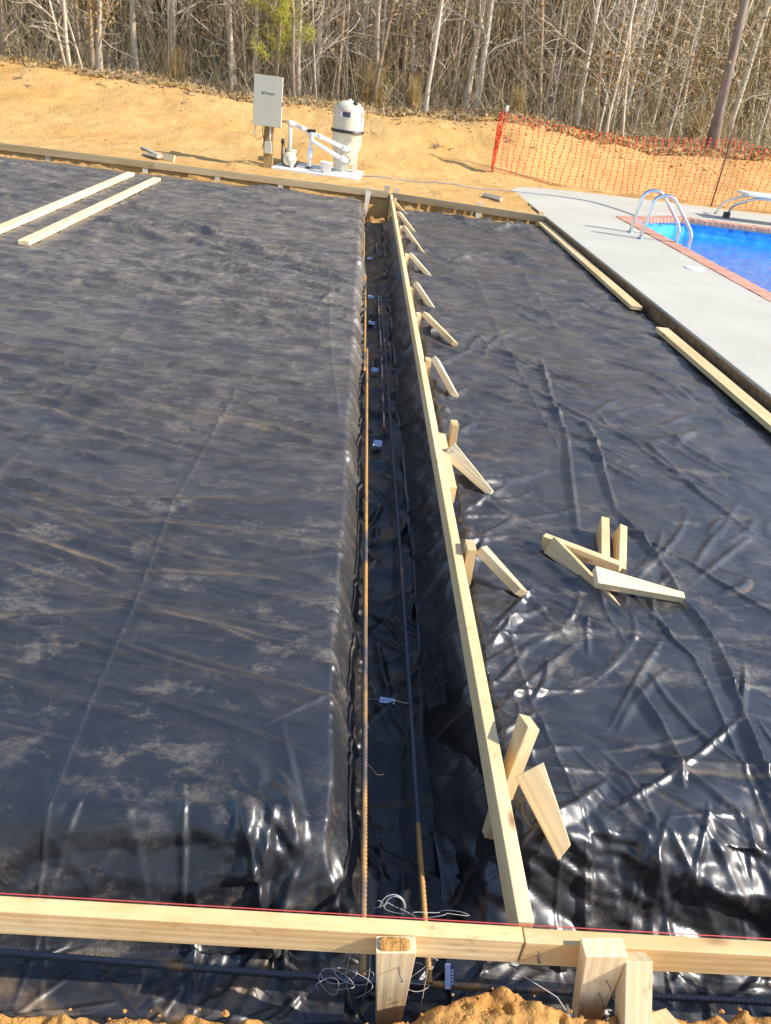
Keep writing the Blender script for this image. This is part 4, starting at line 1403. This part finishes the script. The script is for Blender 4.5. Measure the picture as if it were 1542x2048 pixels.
wl = wrap_patch('maker_label', .2585, -34, 8, .835, .925, M_PVC, ft)
wrap_patch('dark_panel', .2600, -22, 7, .840, .912, M_INK, wl)
wrap_patch('red_stripe', .2600, -32, 7, .914, .922, M_ORANGE, wl)
wo = wrap_patch('warning_label', .2585, 50, 66, .77, .93, M_PVC, ft)
wrap_patch('orange_panel', .2600, 52, 64, .85, .925, M_ORANGE, wo)
wrap_patch('black_panel', .2600, 53, 63, .785, .81, M_INK, wo)
tube('gauge', [(.10, -.13, 1.045), (.10, -.165, 1.06)], .035, M_BLACK, ft, 14)
box('drain_plate', (-.06, .06, -.215, -.20, .02, .13), M_BOX, ft, .004)

pp = empty('pump', (-1.13, 14.15, .035), 'cream pool pump with round volute and strainer cap', 'pump')
tube('motor', [(-.02, -.05, .12), (-.02, .35, .12)], [.085, .085], M_CREAM, pp, 20)
tube('volute', [(-.02, -.15, .12), (-.02, -.13, .12), (-.02, -.04, .12)], [.09, .115, .115], M_CREAM, pp, 22)
tube('face_ring', [(-.02, -.165, .12), (-.02, -.148, .12)], .05, M_BOX, pp, 18)
box('base', (-.10, .09, -.14, .3, 0, .03), M_BLACK, pp, .01)
lathe('strainer', [(0, .27), (.095, .27), (.10, .255), (.10, .225), (.085, .21), (.08, .15)], M_CREAM, pp, 22, (0, -.02, 0))
tube('drain_cap', [(.03, -.20, .03), (.03, -.12, .03)], .03, M_WHITE, pp, 12)

pw = empty('pipework', (-1.16, 14.10, .035), 'white plastic pipework linking the pump to the filter tank', 'pipes')
PR = .032
zz0 = .27
tube('pipe', [(0, 0, .27), (0, 0, .645)], PR, M_PVC, pw, 12)
tube('elbow', arc_path([(0, 0, .60), (0, 0, .66), (.07, .0, .638)], .05, 5), PR * 1.3, M_PVC, pw, 12)
tube('end_cap', [(-.045, -.01, .665), (.02, 0, .65)], PR * 1.25, M_PVC, pw, 12)
tube('pipe', [(.02, 0, .652), (.93, .02, .375)], PR, M_PVC, pw, 12)
for k in (.19, .36, .52):
    c = np.array([.02 + .91 * k, .02 * k, .652 - .277 * k]); dd = np.array([.91, .02, -.277]); dd /= np.linalg.norm(dd)
    tube('coupling', [c - dd * .04, c + dd * .04], PR * 1.28, M_PVC, pw, 12)
tube('elbow', arc_path([(.86, .018, .396), (.95, .02, .368), (.95, .18, .368)], .06, 5), PR * 1.25, M_PVC, pw, 12)
tube('pipe', arc_path([(.36, -.02, .56), (.36, -.03, .44), (.40, -.03, .42), (.92, 0, .20)], .06, 5), PR, M_PVC, pw, 12)
tube('elbow', arc_path([(.84, -.005, .235), (.95, 0, .19), (.95, .20, .19)], .06, 5), PR * 1.28, M_PVC, pw, 12)
tube('pipe', [(.34, .03, .0), (.34, .03, .60)], PR, M_PVC, pw, 12)
tube('check_valve', [(.34, .03, .16), (.34, .03, .20), (.34, .03, .28), (.34, .03, .32)], [PR * 1.1, PR * 1.6, PR * 1.6, PR * 1.1], M_PVC, pw, 12)
lathe('pipe_flange', [(0, .03), (.05, .03), (.075, .01), (.075, 0)], M_BLACK, pw, 16, (.34, .03, 0))
vv = box('valve', (.27, .41, -.04, .08, .555, .60), M_BLACK, pw, .01)
box('valve_body', (.285, .395, -.03, .07, .50, .555), M_PVC, pw, .015)
tube('union_ring', [(.95, .14, .368), (.95, .165, .368)], PR * 1.8, M_BLACK, pw, 14)
tube('union_ring', [(.95, .15, .19), (.95, .175, .19)], PR * 1.8, M_BLACK, pw, 14)

bk = empty('bucket', (-.53, 13.88, .036), 'small white plastic bucket beside the filter tank', 'bucket')
lathe('shell', [(0, .004), (.075, .004), (.078, .0), (.098, .155), (.104, .157), (.104, .165), (.096, .165), (.074, .012), (0, .012)], M_PVC, bk, 24)

cp = empty('control_panel', (-1.5, 13.93, 0), 'beige control box on a wooden post left of the filter tank', 'control box')
pv = lumber_mesh('post', (.015, .0, 1.25), (.015, .0, -.2), (1, 0, 0), .15, .14, M_POST, segs=2)
ob('post', pv, cp)
bxp = box('cabinet', (-.215, .215, -.245, -.075, .635, 1.328), M_BOX, cp, .012)
dr = box('door', (-.222, .222, -.262, -.2455, .628, 1.335), M_BOX, cp, .006)
box('latch', (.2225, .236, -.262, -.236, .93, .99), M_NAIL, dr, .003)
txt = bpy.data.curves.new('logo', 'FONT'); txt.body = 'Pentair'; txt.size = .058; txt.align_x = 'LEFT'; txt.extrude = .0008; txt.shear = .15
to = bpy.data.objects.new('logo_tmp', txt); COL.objects.link(to)
bpy.context.view_layer.update()
lm = bpy.data.meshes.new_from_object(to.evaluated_get(bpy.context.evaluated_depsgraph_get()))
lm.name = 'lettering'; lm.materials.clear(); lm.materials.append(M_INK)
bpy.data.objects.remove(to)
lo = ob('lettering', lm, dr); lo.location = (-.058, -.2630, 1.075); lo.rotation_euler = (rad(90), 0, 0)
v, f = join_geo([(np.array([(-.012, 0, -.02), (.012, 0, -.02), (.0, 0, .025), (-.012, -.001, -.02), (.012, -.001, -.02), (0, -.001, .025)]), [(0, 1, 2), (5, 4, 3), (0, 3, 4, 1), (1, 4, 5, 2), (2, 5, 3, 0)]),
                 box_geo(-.018, .018, -.001, 0, -.004, .004)])
em = ob('emblem', mesh('emblem', v, f, M_INK), dr); em.location = (-.082, -.2625, 1.094)
box('junction_box', (-.045, .075, -.125, -.0725, .22, .40), M_BOX, cp, .008)
tube('conduit', arc_path([(.04, -.10, .40), (.04, -.10, .64)], .05), .014, M_PVC, cp, 8)
tube('cable', arc_path([(-.07, -.11, .64), (-.085, -.10, .55), (-.05, -.10, .40), (-.075, -.1, .28)], .08, 6), .007, M_BLACK, cp, 6)
tube('cable', arc_path([(-.03, -.11, .64), (-.055, -.13, .56), (-.035, -.12, .45), (.0, -.11, .38)], .08, 6), .007, M_RUSTPOST, cp, 6)
tube('cable', arc_path([(-.185, -.17, .64), (-.20, -.18, .50), (-.16, -.17, .40), (-.05, -.13, .48)], .1, 6), .004, M_RUSTPOST, cp, 6)
lathe('cable_end', [(0, .48), (.014, .485), (.016, .53), (0, .54)], M_PVC, cp, 10, (-.203, -.18, 0))
fh = empty('cable_riser', (-1.27, 14.02, .0), 'black cable rising from the pad between post and pump', 'cable')
tube('flex', arc_path([(.18, .02, .05), (.0, .0, .06), (.0, .0, .40)], .08, 6), .016, M_BLACK, fh, 8)
tube('connector', [(0, 0, .38), (.005, 0, .45)], .030, M_BLACK, fh, 10)
tube('thin_cable', arc_path([(0, 0, .42), (.05, .05, .30), (.03, .05, .1)], .08, 6), .006, M_BLACK, fh, 6)

# scraps beside the rear form
lumber('scrap_board', (-3.62, 14.35, .02), (-3.12, 13.40, .035), (.8, .4, 0), .085, .03, M_GREYWOOD, None, 'grey scrap board lying on the sand behind the rear form', 'board')
lumber('scrap_board', (-3.42, 13.62, .012), (-3.14, 13.38, .02), (.6, .7, 0), .08, .03, M_GREYWOOD, None, 'short scrap board tucked beside the longer grey one', 'board')
lumber('scrap_block', (-3.10, 13.48, .03), (-2.90, 13.40, .02), (0, .3, 1), .10, .04, M_PINE2, None, 'bright white scrap block on the sand behind the rear form', 'block')
lumber('scrap_block', (2.10, 13.62, .02), (2.36, 13.35, .02), (.5, .5, .6), .07, .06, M_GREYWOOD, None, 'small tan scrap block on the sand near the deck corner', 'block')

# ------------------------------------------------------------------ safety fence
fe = empty('safety_fence', (2.6, 16.40, 0), 'orange plastic mesh safety fence strung along the far deck edge', 'fence')
rngf = np.random.default_rng(12)
fpar = []


def ftop(x):
    return np.interp(x, [0, .5, 2.5, 4.55, 6.2, 9], [1.17, 1.12, 1.02, 1.24, 1.02, 1.2])


ncol, nrow = 68, 19
colx = np.arange(ncol) * .128 + .03
GXf = np.zeros((ncol, nrow)); GZf = np.zeros((ncol, nrow)); GYf = np.zeros((ncol, nrow))
for c in range(ncol):
    x = colx[c]
    zt = ftop(x)
    for r in range(nrow):
        s = r / (nrow - 1)
        GXf[c, r] = x + .02 * math.sin(s * 5 + c) + .05 * (s - .5) * math.sin(c * .21) + rngf.normal(0, .008)
        GZf[c, r] = .06 + (zt - .06) * s + rngf.normal(0, .006)
        GYf[c, r] = .06 * math.sin(x * 1.3 + s) + .05 * s * math.sin(x * 2.9)
for c in range(ncol):
    for r in range(nrow):
        p = np.array([GXf[c, r], GYf[c, r], GZf[c, r]])
        w = .021 if r < nrow - 3 else .029
        v, f = box_geo(p[0] - w * .55, p[0] + w * .55, p[1] - .003, p[1] + .003, p[2] - w * .62, p[2] + w * .62)
        fpar.append((v, f))
        if r < nrow - 1:
            q = np.array([GXf[c, r + 1], GYf[c, r + 1], GZf[c, r + 1]])
            fpar.append(tube_geo([p, q], .0036, 3, False))
        if c < ncol - 1:
            q = np.array([GXf[c + 1, r], GYf[c + 1, r], GZf[c + 1, r]])
            mid_ = (p + q) / 2 - np.array([0, 0, .006])
            fpar.append(tube_geo([p, mid_, q], .0013, 3, False))
v, f = join_geo(fpar)
ob('net', mesh('net', v, f, M_NET), fe)
# bunched end wrapped round the first post
bl = []
for k in range(26):
    q = np.random.default_rng(700 + k)
    t = np.linspace(0, 1, 22)
    z0, z1 = q.uniform(.15, .4), q.uniform(.8, 1.2)
    ph = q.uniform(0, 6.3)
    zz = z0 + (z1 - z0) * t
    wdt = .02 + .05 * np.clip((zz - .3), 0, 1)
    bl.append(tube_geo(np.stack([wdt * np.sin(t * q.uniform(6, 16) + ph) + .03 * zz, .05 * np.cos(t * 9 + ph), zz], -1), .007, 4))
v, f = join_geo(bl)
ob('bunched_net', mesh('bunched_net', v, f, M_NET), fe, label='bright red bunched net wrapped round the end post')
for x, h_, l in ((.0, 1.2, .03), (4.55, 1.36, .0), (8.5, 1.35, .02)):
    tube('post', [(x, .03, -.15), (x + .07 * (x < 1) + l, .03, h_)], .016, M_RUSTPOST, fe, 6)
lathe('post_cap', [(0, 1.19), (.02, 1.19), (.03, 1.24), (.02, 1.30), (0, 1.30)], M_WHITE, fe, 8, (.10, .03, 0))


# ------------------------------------------------------------------ woods
def branch_path(p, d, L, n, q, up=.25, wob=.18):
    pts = [np.array(p, float)]
    d = np.array(d, float)
    for k in range(n):
        d = d + q.normal(0, wob, 3) + np.array([0, 0, up / n])
        d /= np.linalg.norm(d)
        pts.append(pts[-1] + d * L / n)
    return np.array(pts)


def tree_geo(seed, h, r, lean=0.0, nb=16, twig=4, low=.12, wob=.02):
    q = np.random.default_rng(seed)
    n = 12
    s = np.linspace(0, 1, n)
    wx = np.cumsum(q.normal(0, wob, n)) * h * .1; wy = np.cumsum(q.normal(0, wob, n)) * h * .1
    pts = np.stack([lean * h * s + wx - wx[0], wy - wy[0], h * s - .15], -1)
    rr = r * (1 - .82 * s) * (1 + .5 * np.exp(-s * h * 3))
    trunk = tube_geo(pts, rr, 7)
    br = []
    for k in range(nb):
        t = low + (1 - low) * (k + q.random()) / nb
        c = np.array([np.interp(t, s, pts[:, i]) for i in range(3)])
        a = q.uniform(0, 6.283)
        L = h * (.10 + .16 * q.random()) * (1.1 - .5 * t)
        d = np.array([math.cos(a), math.sin(a), q.uniform(.2, 1.1)]); d /= np.linalg.norm(d)
        r0 = max(.006, r * (1 - .8 * t) * q.uniform(.22, .42))
        bp = branch_path(c, d, L, 6, q)
        br.append(tube_geo(bp, np.linspace(r0, r0 * .3, 7), 4, False))
        for m in range(twig):
            u = q.integers(1, 6)
            d2 = (bp[u + 1] - bp[u]); d2 /= np.linalg.norm(d2); d2 = d2 + q.normal(0, .6, 3); d2 /= np.linalg.norm(d2)
            tp = branch_path(bp[u], d2, L * q.uniform(.25, .55), 4, q, .2, .22)
            br.append(tube_geo(tp, np.linspace(r0 * .5, r0 * .18, 5), 3, False))
    return trunk, join_geo(br)


TREES = [(-7.89, 19.60, .087, .077, 'pale bare tree at the far left picture edge'), (-6.44, 19.30, .065, -.222, 'thin tree leaning left, one of a forked pair at the left'), (-6.40, 19.40, .097, -.007, 'stouter straight tree of the forked pair at the left'),
         (-6.10, 19.40, .054, -.311, 'thin sapling slanting left beside the forked pair'), (-6.27, 20.55, .149, .012, 'thick grey trunk right of the forked pair'), (-5.94, 19.80, .144, .145, 'thick tan trunk with clinging dead leaves'), (-6.61, 25.0, .111, 0, 'pale trunk deeper in the wood behind the tan one'),
         (-4.92, 22.70, .140, -.041, 'grey trunk with dark foot above the middle of the left bank'), (-4.37, 22.46, .063, -.066, 'thin white trunk right of the dark-footed one'), (-4.21, 25.0, .084, -.072, 'slim trunk set back between the two left-hand thicker ones'), (-3.36, 22.17, .138, -.030, 'pale thick trunk left of the control box'),
         (-3.08, 22.82, .065, -.074, 'thin trunk just left of the control box'), (-1.60, 19.98, .102, -.087, 'left trunk of the close pale pair right of the control box'), (-1.57, 20.87, .131, -.029, 'right thicker trunk of the close pale pair by the control box'), (-1.45, 23.58, .080, -.10, 'thin trunk behind the close pale pair'),
         (-1.09, 20.30, .058, -.150, 'thin slanting trunk between the control box and the tank'), (-.80, 24.18, .069, -.174, 'thin trunk left behind the filter tank'), (-.42, 22.82, .078, -.081, 'slender trunk straight above the filter tank'), (-.24, 24.29, .097, -.073, 'slender trunk set back above the filter tank'), (-.09, 22.92, .079, -.025, 'slender trunk by the straw grass above the tank'),
         (.19, 23.93, .082, .02, 'thin trunk leaning right above the straw grass'), (.37, 22.78, .091, -.027, 'straight trunk right of the tall straw grass'), (1.40, 19.81, .126, .03, 'dark-footed leaning trunk on the crest right of the tank'), (1.79, 25.0, .10, -.503, 'strongly left-leaning trunk behind the dark-footed one'), (2.27, 22.51, .117, -.256, 'left stem of the pale forked tree in the middle'),
         (2.31, 22.60, .091, -.022, 'right stem of the pale forked tree in the middle'), (3.32, 25.0, .086, -.033, 'lone trunk in the dark gap left of the fence end'), (4.56, 24.22, .098, -.292, 'leaning trunk above the left end of the fence'), (4.38, 21.30, .112, -.239, 'pale trunk leaning left behind the fence'), (4.57, 21.87, .089, -.042, 'straight trunk beside the left-leaning one behind the fence'),
         (4.68, 21.50, .075, -.066, 'thin trunk close behind the straight one at the fence'), (4.94, 21.81, .064, -.011, 'thinnest trunk of the cluster behind the fence'), (5.30, 19.44, .068, -.208, 'small leafy trunk near the fence middle'), (5.55, 19.41, .080, -.002, 'tall slim trunk slanting up behind the fence middle'), (5.96, 19.40, .057, -.247, 'thin short trunk right of the fence middle'),
         (6.69, 21.09, .074, -.024, 'slim trunk left of the dark hollow behind the fence'), (8.22, 25.0, .088, -.046, 'trunk set back behind the dark hollow'), (8.30, 22.33, .092, -.113, 'pale trunk left of the big pine'), (10.97, 23.84, .071, -.28, 'thin leaning trunk right of the big pine'), (9.84, 25.0, .074, -.042, 'slim trunk behind the big pine'), (11.04, 23.19, .166, -.21, 'rough trunk at the far right picture edge')]
lv = []
for k, (x, y, d, ln, lab) in enumerate(TREES):
    q = np.random.default_rng(900 + k)
    h = q.uniform(6.5, 9.5)
    tr, br = tree_geo(1000 + k, h, d * .40, ln * .8, 24, 6, .06, .02)
    t = empty('bare_tree', (x, y, float(gz(x, y))), lab, 'tree', 'bare trees along the wood edge')
    mt = M_BARK if k % 4 else M_BARK2
    ob('trunk', mesh('trunk', tr[0], tr[1], mt, True), t)
    ob('crown', mesh('crown', br[0], br[1], mt, True), t)
# big pine on the right
tr, br = tree_geo(2001, 11, .115, -.075, 10, 6, .55, .006)
t = empty('pine_tree', (8.13, 19.6, float(gz(8.13, 19.6))), 'big purplish pine trunk standing at the right edge', 'tree')
ob('trunk', mesh('trunk', tr[0], tr[1], M_PINEBARK, True), t)
ob('crown', mesh('crown', br[0], br[1], M_PINEBARK, True), t)


def leaf_cloud(name, P3, size, mat, q, vals=None):
    n = len(P3)
    a = q.normal(0, 1, (n, 3)); a /= np.linalg.norm(a, axis=1)[:, None]
    b = q.normal(0, 1, (n, 3)); b -= a * (a * b).sum(1)[:, None]; b /= np.linalg.norm(b, axis=1)[:, None]
    sz = size * q.uniform(.5, 1.3, n)[:, None]
    c = np.cross(a, b) * sz * .18
    v = np.stack([P3 - a * sz, P3 + b * sz * .5 + c, P3 + a * sz, P3 - b * sz * .5 + c], 1).reshape(-1, 3)
    f = np.arange(4 * n).reshape(n, 4)
    val = np.repeat(q.random(n) if vals is None else vals, 4)
    return mesh(name, v, f, mat, False, {'v': ('FLOAT', val)})


def strands(name, P0, D, L, R0, mat, q, vals, bend=.3):
    n = len(P0)
    D = D / np.linalg.norm(D, axis=1)[:, None]
    side = np.cross(D, q.normal(0, 1, (n, 3))); side /= np.linalg.norm(side, axis=1)[:, None]
    b2 = np.cross(D, side)
    s = np.array([0, .5, 1.0])
    off = np.array([0, 1.0, 0]) if False else s * (s - 1) * -4
    k = bend * L * q.normal(0, .5, n)
    ctr = P0[:, None, :] + D[:, None, :] * (s[None, :, None] * L[:, None, None]) + side[:, None, :] * (off[None, :, None] * k[:, None, None])
    rr = R0[:, None] * np.array([1, .7, .3])[None, :]
    an = np.arange(3) * 2 * math.pi / 3
    ring = side[:, None, :] * np.cos(an)[None, :, None] + b2[:, None, :] * np.sin(an)[None, :, None]
    v = (ctr[:, :, None, :] + ring[:, None, :, :] * rr[:, :, None, None]).reshape(-1, 3)
    b0 = (np.arange(n) * 9)[:, None, None]
    fl = np.array([[j * 3 + i, j * 3 + (i + 1) % 3, (j + 1) * 3 + (i + 1) % 3, (j + 1) * 3 + i] for j in range(2) for i in range(3)])
    f = (b0 + fl[None]).reshape(-1, 4)
    return mesh(name, v, f, mat, True, {'v': ('FLOAT', np.repeat(vals, 9))})


# yellow-green pine sapling behind the control box
q = np.random.default_rng(41)
ps = empty('pine_sapling', (-2.05, 20.1, float(gz(-2.05, 20.1))), 'yellow-green pine sapling behind the control box', 'tree')
tr, br = tree_geo(2101, 4.6, .045, .02, 20, 3, .15, .01)
ob('trunk', mesh('trunk', tr[0], tr[1], M_BARK2, True), ps)
ob('branches', mesh('branches', br[0], br[1], M_BARK2, True), ps)
ids = q.integers(0, len(br[0]), 6000)
p0 = br[0][ids] + q.normal(0, .05, (6000, 3))
p0 = p0[:4200]
p0 = p0[p0[:, 2] > .8]
ob('needles', strands('needles', p0, q.normal(0, 1, p0.shape) + np.array([.2, 0, -.2]), q.uniform(.10, .24, len(p0)), np.full(len(p0), .005), M_NEEDLE, q, q.random(len(p0)), .3), ps)
# oak sapling holding its tan leaves, and dead leaves on the tan trunk
for (x, y, zz, sx, sz, n, lab) in ((5.45, 19.75, 1.35, .35, .7, 500, 'small sapling holding tan leaves behind the fence'), (-5.90, 19.95, 1.6, .22, 1.0, 700, 'slender sapling with clinging brown leaves at the tan trunk'),
                                 (7.4, 20.6, 1.6, .6, .9, 600, 'leafy brown sapling by the dark hollow behind the fence'), (9.9, 21.2, 2.3, .9, 1.1, 700, 'bushy sapling with olive leaves by the big pine')):
    t = empty('leafy_sapling', (x, y, float(gz(x, y))), lab, 'tree', 'saplings still in leaf')
    tr, br = tree_geo(int(2200 + x * 10), zz * 2.2, .03, .0, 18, 3, .15, .02)
    ob('trunk', mesh('trunk', tr[0], tr[1], M_BARK, True), t)
    ob('branches', mesh('branches', br[0], br[1], M_BARK, True), t)
    pp3 = np.stack([q.normal(0, sx, n), q.normal(0, sx, n), zz + q.normal(0, sz * .5, n)], -1)
    ob('leaves', leaf_cloud('leaves', pp3, .045, M_LEAF, q, (q.random(n) * .5 + (.5 if 'olive' in lab else .1))), t)

# further bare trees, copies of a few kinds
protos = []
for k in range(9):
    tr, br = tree_geo(3000 + k, 9, .042 + .018 * (k % 3), (k - 4) * .02, 26, 6, .1, .022)
    protos.append((mesh('trunk', tr[0], tr[1], M_BARK if k % 3 else M_BARK2, True), mesh('crown', br[0], br[1], M_BARK if k % 3 else M_BARK2, True)))
q = np.random.default_rng(77)
kk = 0
for k in range(135):
    y = 20.8 + 16 * q.random() ** 1.15
    x = q.uniform(-.52, .52) * y + .01 * y
    t = empty('bare_tree', (x, y, float(gz(x, y))), 'slender bare tree standing farther back in the wood', 'tree', 'bare trees farther back in the wood')
    sc = q.uniform(.75, 1.25)
    t.rotation_euler = (q.normal(0, .04), q.normal(0, .05), q.uniform(0, 6.28)); t.scale = (sc, sc, q.uniform(.9, 1.2))
    a, b = protos[q.integers(0, 9)]
    ob('trunk', a, t); ob('crown', b, t)

# undergrowth: nobody could count it
q = np.random.default_rng(78)


def scatter(n, y0, y1, pw=1.0, half=.56):
    y = y0 + (y1 - y0) * q.random(n) ** pw
    x = q.uniform(-half, half, n) * y
    return x, y


x, y = scatter(24000, 20.6, 34, .9)
z = gz(x, y)
clump = P(x * .7, y * .7, 130)
zz = np.where(q.random(len(x)) < .45, 0, q.random(len(x)) ** 1.4 * 4.6)
D = np.stack([q.normal(0, .55, len(x)), q.normal(0, .4, len(x)), np.where(zz > 0, q.normal(.35, .7, len(x)), 1.0)], -1)
L = np.where(zz > 0, q.uniform(.4, 1.5, len(x)), q.uniform(.3, 1.9, len(x)) * (1 + clump))
ob('brushwood', strands('brushwood', np.stack([x, y, z + zz], -1), D, L, q.uniform(.003, .009, len(x)), M_TWIG, q, np.clip(q.normal(.55, .28, len(x)), 0, 1), .35),
   label='tangle of bare twigs and saplings filling the wood edge', cat='brushwood', kind='stuff')
x, y = scatter(9000, 24, 40, 1.0)
ob('thin_stems', strands('thin_stems', np.stack([x, y, gz(x, y) - .1], -1), np.stack([q.normal(0, .10, len(x)), q.normal(0, .08, len(x)), np.ones(len(x))], -1), q.uniform(2.5, 8.5, len(x)), q.uniform(.008, .03, len(x)), M_TWIG, q, np.clip(q.normal(.45, .28, len(x)), 0, 1), .06),
   label='dense thin stems massed deep in the wood', cat='stems', kind='stuff')
x, y = scatter(26000, 20.5, 36)
right = sm((x / y + .05) / .25)
keep = q.random(len(x)) < (.25 + .75 * right)
x, y, right = x[keep], y[keep], right[keep]
zl = gz(x, y) + .2 + q.random(len(x)) ** .8 * 5.5
ob('hanging_leaves', leaf_cloud('hanging_leaves', np.stack([x, y, zl], -1), .05, M_LEAF, q, np.clip(q.random(len(x)) * .6 + right * q.random(len(x)) * .5, 0, 1)),
   label='scattered dead and olive leaves hanging through the wood', cat='leaves', kind='stuff')
# leaf litter and dry grass on the crest
x, y = scatter(15000, 18.7, 25, 1.6)
ob('leaf_litter', leaf_cloud('leaf_litter', np.stack([x, y, gz(x, y) + q.random(len(x)) * .05], -1), .05, M_LEAF, q, q.random(len(x)) * .6), label='dead leaf litter on the bank crest', cat='leaf litter', kind='stuff')
x, y = scatter(11000, 18.5, 21.5)
keep = P(x * 1.3, y * 1.3, 140) + .25 * P(x * 5, y * 5, 141) > q.normal(.02, .12, len(x))
x, y = x[keep], y[keep]
ob('dry_grass', strands('dry_grass', np.stack([x, y, gz(x, y)], -1), np.stack([q.normal(0, .7, len(x)), q.normal(0, .7, len(x)), np.ones(len(x))], -1), q.uniform(.04, .16, len(x)) * (1 + 1.2 * (q.random(len(x)) < .12)), np.full(len(x), .0035), M_TWIG, q, np.clip(q.normal(.7, .2, len(x)), 0, 1), .4),
   label='short dry grass and roots fringing the bank crest', cat='grass', kind='stuff')
# tall straw clumps
for k, (x0, y0, w, hh, n, lab) in enumerate([(.15, 21.6, .35, 1.05, 330, 'tall straw grass clump above the filter tank'), (3.55, 20.2, .16, .75, 120, 'straw clump right beside the end fence post'), (8.35, 21.3, .18, .85, 120, 'straw clump left of the big pine'), (8.85, 21.3, .14, .8, 100, 'straw clump at the foot of the big pine'), (1.15, 20.6, .15, .8, 90, 'straw clump beside the dark-footed trunk'), (-4.35, 20.6, .2, .8, 130, 'orange straw clump above the left bank')]):
    p0 = np.stack([q.normal(0, w * .5, n), q.normal(0, w * .4, n), np.zeros(n)], -1)
    g = ob('straw_grass', strands('straw_grass', p0, np.stack([q.normal(0, .09, n), q.normal(0, .09, n), np.ones(n)], -1), q.uniform(.5, 1, n) * hh, np.full(n, .006), M_ALGRASS, q, q.random(n), .12), None, lab, 'grass clump', 'straw grass clumps on the bank crest')
    g.location = (x0, y0, float(gz(x0, y0)))
# far wood: dark mass
x, y = scatter(60000, 34, 47, .8, .60)
zf = gz(x, y) + q.random(len(x)) ** 1.1 * 9.5
ob('far_wood', leaf_cloud('far_wood', np.stack([x, y, zf], -1), .26, M_EVER, q, np.clip(q.normal(.45, .3, len(x)), 0, 1)), label='dark far wood closing the view behind the bare trees', cat='wood', kind='stuff')

# roots and clods on the bank
q = np.random.default_rng(79)
x = np.concatenate([q.uniform(-9.5, 9.5, 320), q.uniform(-9, 9, 420)]); y = np.concatenate([14.2 + 5 * q.random(320), 18.2 + .9 * q.random(420)])
keep = ~((x > 2.8) & (y < 16.3)); x, y = x[keep], y[keep]
sz = q.uniform(.006, .02, len(x)) * (1 + .6 * (y > 18.1))
parts = []
for a, b, s_ in zip(x, y, sz):
    vv = iv[:12] if False else iv
    parts.append((iv * s_ * np.array([1.3, .9, .5]) * (1 + .3 * np.sin(iv[:, [1]] * 5 + a * 9)) + np.array([a, b, float(gz(a, b)) + s_ * .1]), iff))
v, f = join_geo(parts)
ob('bank_clods', mesh('bank_clods', v, f, M_SAND, True), label='small soil clods scattered over the sandy bank', cat='clods', kind='stuff')
rt = []
for k in range(30):
    a = q.uniform(-9, 4.0); b = q.uniform(17.0, 18.9) if k < 34 else q.uniform(15, 18)
    c = np.array([a, b, float(gz(a, b)) + .02])
    for m in range(q.integers(2, 5)):
        bp = branch_path(c, [q.normal(0, 1), q.normal(-.3, .5), q.normal(.1, .2)], q.uniform(.08, .26), 5, q, -.2, .35)
        rt.append(tube_geo(bp, np.linspace(.009, .003, 6), 4))
v, f = join_geo(rt)
ob('bank_roots', mesh('bank_roots', v, f, M_PINEBARK, True), label='dark broken roots poking out of the sandy bank', cat='roots', kind='stuff')
